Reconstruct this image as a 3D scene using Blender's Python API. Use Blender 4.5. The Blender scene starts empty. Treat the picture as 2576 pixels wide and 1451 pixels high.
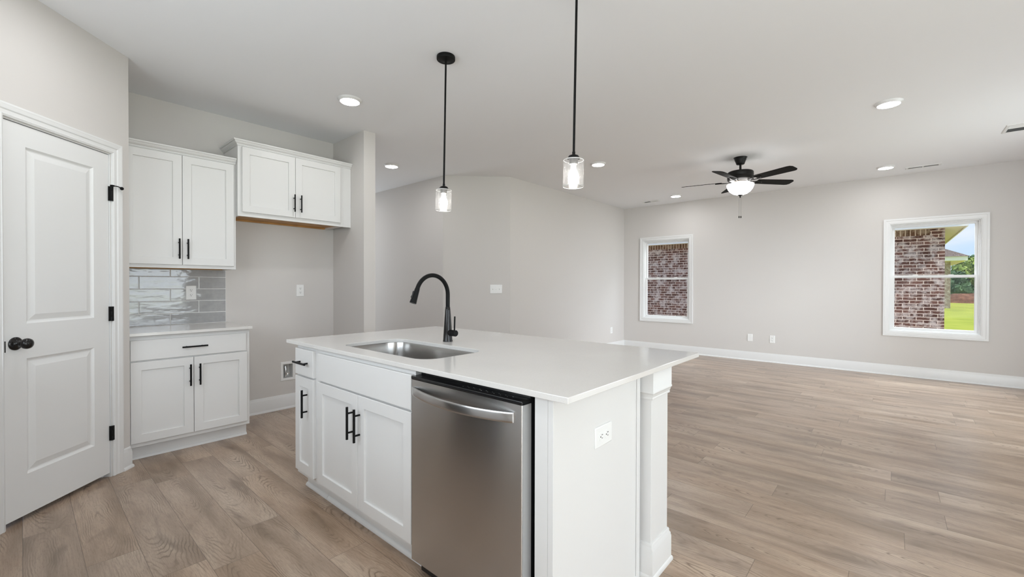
import bpy, bmesh, math, random
from mathutils import Vector, Matrix

# ------------------------------------------------------------------ camera, sky, sun, daylight and fill lamps, exposure
scene = bpy.context.scene
COL = scene.collection
PI = math.pi
R = math.radians

cam_data = bpy.data.cameras.new('camera')
cam = bpy.data.objects.new('camera', cam_data)
COL.objects.link(cam)
cam_data.sensor_width = 36.0
cam_data.lens = 1088.9 / 2576.0 * 36.0
cam_data.clip_start = 0.02
cam_data.clip_end = 400
cam.matrix_world = (Matrix.Translation((0, 0, 1.2295)) @ Matrix.Rotation(R(41.39), 4, 'Z')
                    @ Matrix.Rotation(R(90 - 0.4464), 4, 'X') @ Matrix.Rotation(R(0.1194), 4, 'Z'))
scene.camera = cam

world = bpy.data.worlds.new('sky')
scene.world = world
world.use_nodes = True
wn, wl = world.node_tree.nodes, world.node_tree.links
wn.clear()
w_out = wn.new('ShaderNodeOutputWorld')
w_bg = wn.new('ShaderNodeBackground')
w_tc = wn.new('ShaderNodeTexCoord')
w_sep = wn.new('ShaderNodeSeparateXYZ')
w_ramp = wn.new('ShaderNodeValToRGB')
w_noise = wn.new('ShaderNodeTexNoise')
w_map = wn.new('ShaderNodeMapping')
w_cr = wn.new('ShaderNodeValToRGB')
w_mix = wn.new('ShaderNodeMix')
w_mix.data_type = 'RGBA'
w_ramp.color_ramp.elements[0].position = 0.0
w_ramp.color_ramp.elements[0].color = (0.62, 0.79, 0.98, 1)
w_ramp.color_ramp.elements[1].position = 0.45
w_ramp.color_ramp.elements[1].color = (0.36, 0.60, 0.95, 1)
w_map.inputs['Scale'].default_value = (1.6, 1.6, 7.0)
w_noise.inputs['Scale'].default_value = 2.4
w_noise.inputs['Detail'].default_value = 6.0
w_cr.color_ramp.elements[0].position = 0.42
w_cr.color_ramp.elements[1].position = 0.68
w_cr.color_ramp.elements[0].color = (0, 0, 0, 1)
w_cr.color_ramp.elements[1].color = (1, 1, 1, 1)
w_mix.inputs['B'].default_value = (0.86, 0.91, 0.97, 1)
wl.new(w_tc.outputs['Generated'], w_sep.inputs[0])
wl.new(w_sep.outputs['Z'], w_ramp.inputs['Fac'])
wl.new(w_tc.outputs['Generated'], w_map.inputs['Vector'])
wl.new(w_map.outputs['Vector'], w_noise.inputs['Vector'])
wl.new(w_noise.outputs['Fac'], w_cr.inputs['Fac'])
wl.new(w_cr.outputs['Color'], w_mix.inputs['Factor'])
wl.new(w_ramp.outputs['Color'], w_mix.inputs['A'])
wl.new(w_mix.outputs['Result'], w_bg.inputs['Color'])
w_bg.inputs['Strength'].default_value = 0.53
wl.new(w_bg.outputs[0], w_out.inputs[0])

sun_data = bpy.data.lights.new('sun', 'SUN')
sun_data.energy = 2.3
sun_data.angle = R(0.6)
sun_data.color = (1.0, 0.95, 0.86)
sun = bpy.data.objects.new('sun', sun_data)
COL.objects.link(sun)
sun.rotation_euler = Vector((0.62, -0.15, 0.78)).to_track_quat('Z', 'Y').to_euler()
sun.location = (20, 4, 26)


def daylight(name, loc, rot, sx, sy, watts, color=(0.86, 0.94, 1.0), spread=180):
    """soft area lamp by a glazed opening, standing in for daylight"""
    d = bpy.data.lights.new(name, 'AREA')
    d.shape = 'RECTANGLE'
    d.size, d.size_y = sx, sy
    d.energy = watts
    d.color = color
    d.spread = R(spread)
    o = bpy.data.objects.new(name, d)
    o.location = loc
    o.rotation_euler = rot
    COL.objects.link(o)
    return o


daylight('nook_daylight', (3.16, 0.85, 1.15), (0, R(90 + 8), 0), 2.0, 3.4, 48)
daylight('patio_door_daylight', (1.92, 5.65, 1.08), (0, R(90), 0), 1.9, 1.7, 25)
daylight('rear_fill', (1.825, -2.16, 1.25), (R(90 + 8), 0, 0), 1.7, 1.9, 105)  # added fill lamp behind the viewer, set in an added nook window
daylight('kitchen_fill', (-1.6, -0.93, 1.65), (R(90 + 6), 0, 0), 2.0, 1.1, 19)  # fill lamp in an added window, brightens the island fronts
daylight('patio_wall_fill', (4.0, 4.45, 2.2), Vector((0.935, -0.32, 0.15)).to_track_quat('Z', 'Y').to_euler(), 1.5, 1.3, 31, spread=60)  # added lamp outside the patio door, aimed to brighten the living room wall
daylight('hall_fill', (-8.16, 3.11, 1.2), (0, R(-90), 0), 1.9, 1.0, 15)  # added lamp at the hall end, lifts the hallway wall
for wx, ww in ((-3.1885, 9), (0.391, 16)):      # added lamps under the eave stand in for sky light through the two sash windows
    daylight('window_sky_fill', (wx, 8.34, 2.47), Vector((0, 0.62, 0.78)).to_track_quat('Z', 'Y').to_euler(), 0.82, 0.30, ww, spread=100)

vs = scene.view_settings
vs.view_transform = 'Standard'
vs.look = 'None'
vs.exposure = 0.96
vs.gamma = 1.0
vs.use_curve_mapping = False
scene.cycles.use_denoising = True
scene.cycles.max_bounces = 10
scene.cycles.diffuse_bounces = 6
scene.cycles.glossy_bounces = 4
scene.cycles.transparent_max_bounces = 16
scene.cycles.sample_clamp_indirect = 8.0
scene.cycles.caustics_reflective = False
scene.cycles.caustics_refractive = False

# ------------------------------------------------------------------ measured layout (metres)
H = 2.743
XC = -4.527          # cabinet wall face
YS, YS2 = 2.2264, 2.3517   # fridge alcove stub wall
XS = -3.8996
PX, PY = -3.8477, 0.4783   # outer corner of the pantry
XL, YL = -4.029, 4.5287    # living room left wall, its near corner
XD, YD = -4.6855, 3.8722   # hall end of the 45 degree wall
YW = 7.9457          # window wall
XR = 1.75            # living room right wall
YN = 3.35            # dining nook back wall
XN = 3.0             # dining nook right wall
YB = -2.0            # nook wall behind the camera
YK = -0.78           # kitchen wall behind the camera
CT, CB = 0.8927, 0.8722    # worktop top and underside

# ------------------------------------------------------------------ mesh helpers


class MB:
    def __init__(self):
        self.v, self.f, self.m = [], [], []

    def quad(self, pts, m=0):
        n = len(self.v)
        self.v += [tuple(p) for p in pts]
        self.f.append(tuple(range(n, n + len(pts))))
        self.m.append(m)

    def box(self, x0, x1, y0, y1, z0, z1, m=0):
        n = len(self.v)
        self.v += [(x0, y0, z0), (x1, y0, z0), (x1, y1, z0), (x0, y1, z0),
                   (x0, y0, z1), (x1, y0, z1), (x1, y1, z1), (x0, y1, z1)]
        for q in ((0, 3, 2, 1), (4, 5, 6, 7), (0, 1, 5, 4), (1, 2, 6, 5), (2, 3, 7, 6), (3, 0, 4, 7)):
            self.f.append(tuple(n + i for i in q))
            self.m.append(m)
        return self

    def prism(self, poly, z0, z1, m=0):
        n, k = len(self.v), len(poly)
        self.v += [(x, y, z0) for x, y in poly] + [(x, y, z1) for x, y in poly]
        self.f.append(tuple(n + i for i in reversed(range(k))))
        self.f.append(tuple(n + k + i for i in range(k)))
        self.m += [m, m]
        for i in range(k):
            j = (i + 1) % k
            self.f.append((n + i, n + j, n + k + j, n + k + i))
            self.m.append(m)
        return self

    def rings(self, rings, m=0, closed=True, cap0=False, cap1=False):
        n0 = len(self.v)
        k = len(rings[0])
        for r in rings:
            self.v += [tuple(p) for p in r]
        for a in range(len(rings) - 1):
            for i in range(k if closed else k - 1):
                j = (i + 1) % k
                self.f.append((n0 + a * k + i, n0 + a * k + j, n0 + (a + 1) * k + j, n0 + (a + 1) * k + i))
                self.m.append(m)
        if cap0:
            self.f.append(tuple(n0 + i for i in reversed(range(k))))
            self.m.append(m)
        if cap1:
            b = n0 + (len(rings) - 1) * k
            self.f.append(tuple(b + i for i in range(k)))
            self.m.append(m)
        return self

    def lathe(self, prof, n=32, c=(0, 0, 0), mat=None, m=0, cap0=False, cap1=False):
        rs = []
        for r, z in prof:
            ring = []
            for i in range(n):
                a = 2 * PI * i / n
                p = Vector((r * math.cos(a), r * math.sin(a), z))
                if mat is not None:
                    p = mat @ p
                ring.append(p + Vector(c))
            rs.append(ring)
        return self.rings(rs, m, True, cap0, cap1)

    def tube(self, pts, r, n=12, m=0, caps=True):
        pts = [Vector(p) for p in pts]
        rad = r if isinstance(r, (list, tuple)) else [r] * len(pts)
        t0 = (pts[1] - pts[0]).normalized()
        up = Vector((0, 0, 1)) if abs(t0.z) < 0.9 else Vector((0, 1, 0))
        nrm = (up - t0 * up.dot(t0)).normalized()
        rs = []
        for i, p in enumerate(pts):
            if i == 0:
                t = t0
            elif i == len(pts) - 1:
                t = (pts[i] - pts[i - 1]).normalized()
            else:
                t = (pts[i + 1] - pts[i - 1]).normalized()
            nrm = (nrm - t * nrm.dot(t)).normalized()
            b = t.cross(nrm)
            rs.append([p + (nrm * math.cos(2 * PI * k / n) + b * math.sin(2 * PI * k / n)) * rad[i] for k in range(n)])
        return self.rings(rs, m, True, caps, caps)

    def mould(self, prof, path, mapf, closed=False, m=0):
        """sweep a profile [(offset to the left of the path, height)] along a 2-D polyline with mitred corners"""
        P = [Vector(p) for p in path]
        k = len(P)
        rs = []
        for i in range(k):
            def nrm(a, b):
                d = (b - a).normalized()
                return Vector((-d.y, d.x))
            if closed:
                n1, n2 = nrm(P[i - 1], P[i]), nrm(P[i], P[(i + 1) % k])
            else:
                n1 = nrm(P[i - 1], P[i]) if i > 0 else None
                n2 = nrm(P[i], P[i + 1]) if i < k - 1 else None
                n1 = n1 if n1 is not None else n2
                n2 = n2 if n2 is not None else n1
            mit = (n1 + n2) / max(1e-6, (1 + n1.dot(n2)))
            rs.append([mapf(P[i].x + mit.x * d, P[i].y + mit.y * d, h) for d, h in prof])
        if closed:
            rs.append(rs[0])
        return self.rings(rs, m, True, not closed, not closed)

    def merge_move(self, fn):
        self.v = [tuple(fn(Vector(p))) for p in self.v]
        return self

    def build(self, name, mats, parent=None, bevel=0.0, smooth=False, seg=2, weld=False):
        me = bpy.data.meshes.new(name)
        me.from_pydata(self.v, [], self.f)
        mats = mats if isinstance(mats, (list, tuple)) else [mats]
        for q in mats:
            me.materials.append(q)
        for p, mi in zip(me.polygons, self.m):
            p.material_index = mi
        bm = bmesh.new()
        bm.from_mesh(me)
        if weld:
            bmesh.ops.remove_doubles(bm, verts=bm.verts, dist=1e-5)
        bmesh.ops.recalc_face_normals(bm, faces=bm.faces)
        bm.to_mesh(me)
        bm.free()
        if smooth:
            for p in me.polygons:
                p.use_smooth = True
            me.set_sharp_from_angle(angle=R(38))
        o = bpy.data.objects.new(name, me)
        COL.objects.link(o)
        if parent is not None:
            o.parent = parent
        if bevel:
            b = o.modifiers.new('edge', 'BEVEL')
            b.width = bevel
            b.segments = seg
            b.limit_method = 'ANGLE'
            b.angle_limit = R(40)
        return o


def tag(o, label, cat=None, group=None, kind=None):
    o['label'] = label
    if cat:
        o['category'] = cat
    if group:
        o['group'] = group
    if kind:
        o['kind'] = kind
    return o


def empty(name, loc, rz=0.0):
    o = bpy.data.objects.new(name, None)
    o.location = loc
    o.rotation_euler = (0, 0, rz)
    o.empty_display_size = 0.1
    COL.objects.link(o)
    return o


def copy_tree(o, parent=None):
    c = o.copy()
    COL.objects.link(c)
    if parent is not None:
        c.parent = parent
    for ch in [x for x in COL.objects if x.parent is o]:
        copy_tree(ch, c)
    return c


def rrect(x0, x1, y0, y1, r, n=8):
    pts = []
    for cx, cy, a0 in ((x1 - r, y1 - r, 0), (x0 + r, y1 - r, 90), (x0 + r, y0 + r, 180), (x1 - r, y0 + r, 270)):
        for i in range(n + 1):
            a = R(a0 + 90 * i / n)
            pts.append((cx + r * math.cos(a), cy + r * math.sin(a)))
    return pts


# ------------------------------------------------------------------ materials


def new_mat(name):
    m = bpy.data.materials.new(name)
    m.use_nodes = True
    nt = m.node_tree
    return m, nt, nt.nodes['Principled BSDF']


def plain(name, col, rough=0.5, metal=0.0, spec=0.5, bump=0.0, bscale=200.0, coat=0.0, tint=0.0):
    m, nt, b = new_mat(name)
    b.inputs['Base Color'].default_value = (*col, 1)
    b.inputs['Roughness'].default_value = rough
    b.inputs['Metallic'].default_value = metal
    b.inputs['Specular IOR Level'].default_value = spec
    b.inputs['Coat Weight'].default_value = coat
    if bump or tint:
        tc = nt.nodes.new('ShaderNodeTexCoord')
        nz = nt.nodes.new('ShaderNodeTexNoise')
        nz.inputs['Scale'].default_value = bscale
        nz.inputs['Detail'].default_value = 3
        nt.links.new(tc.outputs['Object'], nz.inputs['Vector'])
        if bump:
            bp = nt.nodes.new('ShaderNodeBump')
            bp.inputs['Strength'].default_value = bump
            bp.inputs['Distance'].default_value = 0.002
            nt.links.new(nz.outputs['Fac'], bp.inputs['Height'])
            nt.links.new(bp.outputs['Normal'], b.inputs['Normal'])
        if tint:
            mx = nt.nodes.new('ShaderNodeMix')
            mx.data_type = 'RGBA'
            mx.inputs['A'].default_value = (*[c * (1 - tint) for c in col], 1)
            mx.inputs['B'].default_value = (*[min(1, c * (1 + tint)) for c in col], 1)
            nt.links.new(nz.outputs['Fac'], mx.inputs['Factor'])
            nt.links.new(mx.outputs['Result'], b.inputs['Base Color'])
    return m


def emit(name, col, strength):
    m, nt, b = new_mat(name)
    b.inputs['Base Color'].default_value = (0.9, 0.9, 0.9, 1)
    b.inputs['Emission Color'].default_value = (*col, 1)
    b.inputs['Emission Strength'].default_value = strength
    return m


def math_node(nt, op, a, b=None):
    n = nt.nodes.new('ShaderNodeMath')
    n.operation = op
    for i, q in enumerate((a, b)):
        if q is None:
            continue
        if isinstance(q, (int, float)):
            n.inputs[i].default_value = q
        else:
            nt.links.new(q, n.inputs[i])
    return n.outputs[0]


def mix_rgb(nt, fac, a, b, blend='MIX'):
    n = nt.nodes.new('ShaderNodeMix')
    n.data_type = 'RGBA'
    n.blend_type = blend
    for key, q in (('Factor', fac), ('A', a), ('B', b)):
        if isinstance(q, tuple):
            n.inputs[key].default_value = (*q, 1)
        elif isinstance(q, (int, float)):
            n.inputs[key].default_value = q
        else:
            nt.links.new(q, n.inputs[key])
    return n.outputs['Result']


def ramp(nt, fac, stops):
    n = nt.nodes.new('ShaderNodeValToRGB')
    el = n.color_ramp.elements
    while len(el) < len(stops):
        el.new(0.5)
    for e, (p, c) in zip(el, stops):
        e.position = p
        e.color = (*c, 1) if len(c) == 3 else c
    nt.links.new(fac, n.inputs['Fac'])
    return n.outputs['Color']


def floor_material():
    m, nt, b = new_mat('vinyl_plank_floor')
    N, L = nt.nodes, nt.links
    tc = N.new('ShaderNodeTexCoord')
    sp = N.new('ShaderNodeSeparateXYZ')
    L.new(tc.outputs['Object'], sp.inputs[0])
    W, LEN = 0.1813, 1.22
    yr = math_node(nt, 'DIVIDE', sp.outputs['Y'], W)
    row = math_node(nt, 'FLOOR', yr)
    fy = math_node(nt, 'FRACT', yr)
    wn1 = N.new('ShaderNodeTexWhiteNoise')
    wn1.noise_dimensions = '1D'
    L.new(row, wn1.inputs['W'])
    xr = math_node(nt, 'ADD', math_node(nt, 'DIVIDE', sp.outputs['X'], LEN), wn1.outputs['Value'])
    colm = math_node(nt, 'FLOOR', xr)
    fx = math_node(nt, 'FRACT', xr)
    cid = N.new('ShaderNodeCombineXYZ')
    L.new(row, cid.inputs[0])
    L.new(colm, cid.inputs[1])
    wn2 = N.new('ShaderNodeTexWhiteNoise')
    wn2.noise_dimensions = '2D'
    L.new(cid.outputs[0], wn2.inputs['Vector'])
    rnd = wn2.outputs['Value']
    rcol = N.new('ShaderNodeSeparateColor')
    L.new(wn2.outputs['Color'], rcol.inputs[0])
    # plank-local coordinates, shifted per plank
    px = math_node(nt, 'ADD', sp.outputs['X'], math_node(nt, 'MULTIPLY', rnd, 37.0))
    py = math_node(nt, 'ADD', math_node(nt, 'MULTIPLY', math_node(nt, 'SUBTRACT', fy, 0.5), W),
                   math_node(nt, 'MULTIPLY', rcol.outputs[1], 11.0))
    pv = N.new('ShaderNodeCombineXYZ')
    L.new(px, pv.inputs[0])
    L.new(py, pv.inputs[1])

    def noise(scale, sx, sy, detail=4.0, rough=0.55, dist=0.0):
        mp = N.new('ShaderNodeMapping')
        mp.inputs['Scale'].default_value = (sx, sy, 1)
        L.new(pv.outputs[0], mp.inputs['Vector'])
        nz = N.new('ShaderNodeTexNoise')
        nz.inputs['Scale'].default_value = scale
        nz.inputs['Detail'].default_value = detail
        nz.inputs['Roughness'].default_value = rough
        nz.inputs['Distortion'].default_value = dist
        L.new(mp.outputs[0], nz.inputs['Vector'])
        return nz.outputs['Fac']
    broad = noise(1.0, 1.3, 7.0, 3.0, 0.5, 0.3)
    fine = noise(1.0, 9.0, 150.0, 4.0, 0.65)
    pores = noise(1.0, 30.0, 420.0, 2.0, 0.6)
    # cathedral figure: nested arches around a random centre on every plank
    lx = math_node(nt, 'MULTIPLY', math_node(nt, 'SUBTRACT', fx, math_node(nt, 'ADD', 0.15, math_node(nt, 'MULTIPLY', rcol.outputs[2], 0.7))), LEN * 0.125)
    ly = math_node(nt, 'MULTIPLY', math_node(nt, 'SUBTRACT', fy, math_node(nt, 'ADD', 0.30, math_node(nt, 'MULTIPLY', rcol.outputs[0], 0.40))), W)
    rad = math_node(nt, 'SQRT', math_node(nt, 'ADD', math_node(nt, 'MULTIPLY', lx, lx), math_node(nt, 'MULTIPLY', ly, ly)))
    warp = noise(1.0, 3.0, 9.0, 3.0, 0.5)
    warp2 = noise(1.0, 26.0, 60.0, 2.0, 0.5)
    rad = math_node(nt, 'ADD', rad, math_node(nt, 'ADD', math_node(nt, 'MULTIPLY', warp, 0.048), math_node(nt, 'MULTIPLY', warp2, 0.0020)))
    lines = math_node(nt, 'MULTIPLY', math_node(nt, 'ADD', math_node(nt, 'SINE', math_node(nt, 'MULTIPLY', rad, 2 * PI / 0.0078)), 1.0), 0.5)
    lines = math_node(nt, 'POWER', lines, 4.5)
    patch = noise(1.0, 2.6, 13.0, 2.0, 0.5)
    lines = math_node(nt, 'MULTIPLY', lines, ramp(nt, patch, [(0.46, (0.03, 0.03, 0.03)), (0.64, (1, 1, 1))]))
    knot = noise(1.0, 3.2, 10.0, 2.5, 0.55, 0.5)
    base = ramp(nt, broad, [(0.28, (0.225, 0.154, 0.101)), (0.5, (0.392, 0.282, 0.203)), (0.72, (0.520, 0.402, 0.302))])
    c = mix_rgb(nt, math_node(nt, 'MULTIPLY', lines, 0.85), base, (0.150, 0.098, 0.062))
    fstr = math_node(nt, 'MULTIPLY', math_node(nt, 'SUBTRACT', fine, 0.42), 1.5)
    fcl = N.new('ShaderNodeClamp')
    L.new(fstr, fcl.inputs[0])
    c = mix_rgb(nt, fcl.outputs[0], c, (0.20, 0.136, 0.090))
    pst = math_node(nt, 'MULTIPLY', math_node(nt, 'GREATER_THAN', pores, 0.60), 0.35)
    c = mix_rgb(nt, pst, c, (0.14, 0.094, 0.063))
    kn = ramp(nt, knot, [(0.60, (0, 0, 0)), (0.76, (1, 1, 1))])
    c = mix_rgb(nt, math_node(nt, 'MULTIPLY', kn, 0.62), c, (0.115, 0.073, 0.047))
    pl = math_node(nt, 'ADD', 0.95, math_node(nt, 'MULTIPLY', rcol.outputs[0], 0.14))
    hv = N.new('ShaderNodeHueSaturation')
    L.new(c, hv.inputs['Color'])
    L.new(pl, hv.inputs['Value'])
    L.new(math_node(nt, 'ADD', 0.92, math_node(nt, 'MULTIPLY', rcol.outputs[2], 0.10)), hv.inputs['Saturation'])
    c = hv.outputs['Color']
    # joints
    ey = math_node(nt, 'MULTIPLY', math_node(nt, 'MINIMUM', fy, math_node(nt, 'SUBTRACT', 1.0, fy)), W)
    ex = math_node(nt, 'MULTIPLY', math_node(nt, 'MINIMUM', fx, math_node(nt, 'SUBTRACT', 1.0, fx)), LEN)
    ed = math_node(nt, 'MINIMUM', ey, ex)
    seam = math_node(nt, 'LESS_THAN', ed, 0.0011)
    c = mix_rgb(nt, math_node(nt, 'MULTIPLY', seam, 0.68), c, (0.085, 0.060, 0.042))
    L.new(c, b.inputs['Base Color'])
    rg = math_node(nt, 'ADD', 0.24, math_node(nt, 'MULTIPLY', fine, 0.16))
    L.new(rg, b.inputs['Roughness'])
    b.inputs['Specular IOR Level'].default_value = 0.65
    b.inputs['Coat Weight'].default_value = 0.22
    b.inputs['Coat Roughness'].default_value = 0.26
    hgt = math_node(nt, 'ADD', math_node(nt, 'MULTIPLY', fine, 0.25), math_node(nt, 'MULTIPLY', math_node(nt, 'MINIMUM', math_node(nt, 'MULTIPLY', ed, 350.0), 1.0), 1.0))
    bp = N.new('ShaderNodeBump')
    bp.inputs['Strength'].default_value = 0.35
    bp.inputs['Distance'].default_value = 0.0012
    L.new(hgt, bp.inputs['Height'])
    L.new(bp.outputs[0], b.inputs['Normal'])
    return m


def brick_material(name, dark, mid, pale, mortar, swap=False, horizontal_axis='X', whiten=0.5):
    m, nt, b = new_mat(name)
    N, L = nt.nodes, nt.links
    tc = N.new('ShaderNodeTexCoord')
    sp = N.new('ShaderNodeSeparateXYZ')
    L.new(tc.outputs['Object'], sp.inputs[0])
    cv = N.new('ShaderNodeCombineXYZ')
    hsrc = sp.outputs['X'] if horizontal_axis == 'X' else sp.outputs['Y']
    if swap:
        L.new(sp.outputs['Z'], cv.inputs[0])
        L.new(hsrc, cv.inputs[1])
    else:
        L.new(hsrc, cv.inputs[0])
        L.new(sp.outputs['Z'], cv.inputs[1])
    wob = N.new('ShaderNodeTexNoise')
    wob.inputs['Scale'].default_value = 14
    L.new(cv.outputs[0], wob.inputs['Vector'])
    va = N.new('ShaderNodeVectorMath')
    va.operation = 'MULTIPLY_ADD'
    va.inputs[1].default_value = (0.016, 0.012, 0)
    L.new(wob.outputs['Color'], va.inputs[0])
    L.new(cv.outputs[0], va.inputs[2])
    br = N.new('ShaderNodeTexBrick')
    br.offset = 0.0 if swap else 0.5
    br.inputs['Scale'].default_value = 1.0
    br.inputs['Brick Width'].default_value = 0.5 if swap else 0.213
    br.inputs['Row Height'].default_value = 0.0775 if swap else 0.0677
    br.inputs['Mortar Size'].default_value = 0.0075
    br.inputs['Mortar Smooth'].default_value = 0.15
    br.inputs['Color1'].default_value = (*dark, 1)
    br.inputs['Color2'].default_value = (*mid, 1)
    br.inputs['Mortar'].default_value = (*mortar, 1)
    L.new(va.outputs[0], br.inputs['Vector'])
    n2 = N.new('ShaderNodeTexNoise')
    n2.inputs['Scale'].default_value = 5.5
    n2.inputs['Detail'].default_value = 6
    n2.inputs['Roughness'].default_value = 0.7
    L.new(cv.outputs[0], n2.inputs['Vector'])
    wf = ramp(nt, n2.outputs['Fac'], [(0.47, (0, 0, 0)), (0.62, (1, 1, 1))])
    c = mix_rgb(nt, math_node(nt, 'MULTIPLY', wf, whiten), br.outputs['Color'], pale)
    n3 = N.new('ShaderNodeTexNoise')
    n3.inputs['Scale'].default_value = 60
    L.new(cv.outputs[0], n3.inputs['Vector'])
    c = mix_rgb(nt, 0.35, c, ramp(nt, n3.outputs['Fac'], [(0.3, (0.35, 0.35, 0.35)), (0.7, (1, 1, 1))]), 'MULTIPLY')
    L.new(c, b.inputs['Base Color'])
    b.inputs['Roughness'].default_value = 0.9
    return m


def pane_material(name, gloss=0.12, tint=(1, 1, 1), seeds=False):
    """clear glass: lets light straight through and mirrors a little, more at grazing angles"""
    m, nt, b = new_mat(name)
    N, L = nt.nodes, nt.links
    N.remove(b)
    out = N['Material Output']
    tr = N.new('ShaderNodeBsdfTransparent')
    tr.inputs[0].default_value = (*tint, 1)
    gl = N.new('ShaderNodeBsdfGlossy')
    gl.inputs['Roughness'].default_value = 0.02
    lw = N.new('ShaderNodeLayerWeight')
    lw.inputs['Blend'].default_value = 0.5
    mx = N.new('ShaderNodeMixShader')
    L.new(math_node(nt, 'ADD', gloss * 0.4, math_node(nt, 'MULTIPLY', math_node(nt, 'POWER', lw.outputs['Facing'], 4.0), gloss * 3.0)), mx.inputs[0])
    L.new(tr.outputs[0], mx.inputs[1])
    L.new(gl.outputs[0], mx.inputs[2])
    last = mx
    if seeds:
        tc = N.new('ShaderNodeTexCoord')
        vo = N.new('ShaderNodeTexVoronoi')
        vo.inputs['Scale'].default_value = 190
        L.new(tc.outputs['Object'], vo.inputs['Vector'])
        fac = ramp(nt, vo.outputs['Distance'], [(0.20, (1, 1, 1)), (0.34, (0, 0, 0))])
        nz = N.new('ShaderNodeTexNoise')
        nz.inputs['Scale'].default_value = 60
        L.new(tc.outputs['Object'], nz.inputs['Vector'])
        gate = ramp(nt, nz.outputs['Fac'], [(0.46, (0, 0, 0)), (0.54, (1, 1, 1))])
        bp = N.new('ShaderNodeBump')
        bp.inputs['Strength'].default_value = 0.2
        bp.inputs['Distance'].default_value = 0.002
        L.new(fac, bp.inputs['Height'])
        L.new(bp.outputs[0], gl.inputs['Normal'])
        df = N.new('ShaderNodeBsdfTranslucent')
        df.inputs[0].default_value = (0.95, 0.95, 0.95, 1)
        d2 = N.new('ShaderNodeBsdfDiffuse')
        d2.inputs[0].default_value = (0.95, 0.95, 0.95, 1)
        ad = N.new('ShaderNodeMixShader')
        L.new(df.outputs[0], ad.inputs[1])
        L.new(d2.outputs[0], ad.inputs[2])
        mx2 = N.new('ShaderNodeMixShader')
        L.new(math_node(nt, 'ADD', 0.014, math_node(nt, 'MULTIPLY', math_node(nt, 'MULTIPLY', fac, gate), 0.22)), mx2.inputs[0])
        L.new(mx.outputs[0], mx2.inputs[1])
        L.new(ad.outputs[0], mx2.inputs[2])
        last = mx2
    L.new(last.outputs[0], out.inputs['Surface'])
    return m


def steel_material(name, col, rough, aniso=0.0, streak=0.0):
    m, nt, b = new_mat(name)
    N, L = nt.nodes, nt.links
    b.inputs['Base Color'].default_value = (*col, 1)
    b.inputs['Metallic'].default_value = 1.0
    b.inputs['Roughness'].default_value = rough
    b.inputs['Anisotropic'].default_value = aniso
    if aniso:
        tg = N.new('ShaderNodeTangent')
        tg.direction_type = 'RADIAL'
        tg.axis = 'Z'
        b.inputs['Anisotropic Rotation'].default_value = 0.25
        L.new(tg.outputs[0], b.inputs['Tangent'])
    if streak:
        tc = N.new('ShaderNodeTexCoord')
        mp = N.new('ShaderNodeMapping')
        mp.inputs['Scale'].default_value = (8, 8, 900)
        nz = N.new('ShaderNodeTexNoise')
        nz.inputs['Scale'].default_value = 1.0
        nz.inputs['Detail'].default_value = 3
        L.new(tc.outputs['Object'], mp.inputs[0])
        L.new(mp.outputs[0], nz.inputs['Vector'])
        bp = N.new('ShaderNodeBump')
        bp.inputs['Strength'].default_value = streak
        bp.inputs['Distance'].default_value = 0.0004
        L.new(nz.outputs['Fac'], bp.inputs['Height'])
        L.new(bp.outputs[0], b.inputs['Normal'])
    return m


def quartz_material():
    m, nt, b = new_mat('white_quartz')
    N, L = nt.nodes, nt.links
    tc = N.new('ShaderNodeTexCoord')
    nz = N.new('ShaderNodeTexNoise')
    nz.inputs['Scale'].default_value = 500
    nz.inputs['Detail'].default_value = 2
    L.new(tc.outputs['Object'], nz.inputs['Vector'])
    n2 = N.new('ShaderNodeTexNoise')
    n2.inputs['Scale'].default_value = 2.2
    n2.inputs['Detail'].default_value = 5
    L.new(tc.outputs['Object'], n2.inputs['Vector'])
    c = ramp(nt, nz.outputs['Fac'], [(0.30, (0.63, 0.615, 0.59)), (0.45, (0.685, 0.67, 0.65)), (0.7, (0.70, 0.685, 0.665))])
    c = mix_rgb(nt, 0.25, c, ramp(nt, n2.outputs['Fac'], [(0.4, (0.88, 0.87, 0.86)), (0.6, (1, 1, 1))]), 'MULTIPLY')
    L.new(c, b.inputs['Base Color'])
    b.inputs['Roughness'].default_value = 0.10
    b.inputs['Specular IOR Level'].default_value = 0.5
    return m


def tile_material():
    m, nt, b = new_mat('grey_glazed_tile')
    N, L = nt.nodes, nt.links
    tc = N.new('ShaderNodeTexCoord')
    mp = N.new('ShaderNodeMapping')
    mp.inputs['Scale'].default_value = (1, 5, 16)
    L.new(tc.outputs['Object'], mp.inputs[0])
    nz = N.new('ShaderNodeTexNoise')
    nz.inputs['Scale'].default_value = 1.3
    nz.inputs['Detail'].default_value = 2.0
    L.new(mp.outputs[0], nz.inputs['Vector'])
    n2 = N.new('ShaderNodeTexNoise')
    n2.inputs['Scale'].default_value = 30
    L.new(tc.outputs['Object'], n2.inputs['Vector'])
    bp = N.new('ShaderNodeBump')
    bp.inputs['Strength'].default_value = 0.5
    bp.inputs['Distance'].default_value = 0.006
    L.new(math_node(nt, 'ADD', nz.outputs['Fac'], math_node(nt, 'MULTIPLY', n2.outputs['Fac'], 0.06)), bp.inputs['Height'])
    L.new(bp.outputs[0], b.inputs['Normal'])
    L.new(ramp(nt, n2.outputs['Fac'], [(0.3, (0.33, 0.333, 0.335)), (0.7, (0.37, 0.373, 0.375))]), b.inputs['Base Color'])
    b.inputs['Roughness'].default_value = 0.06
    b.inputs['Specular IOR Level'].default_value = 0.7
    b.inputs['Coat Weight'].default_value = 0.5
    b.inputs['Coat Roughness'].default_value = 0.03
    return m


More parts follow.
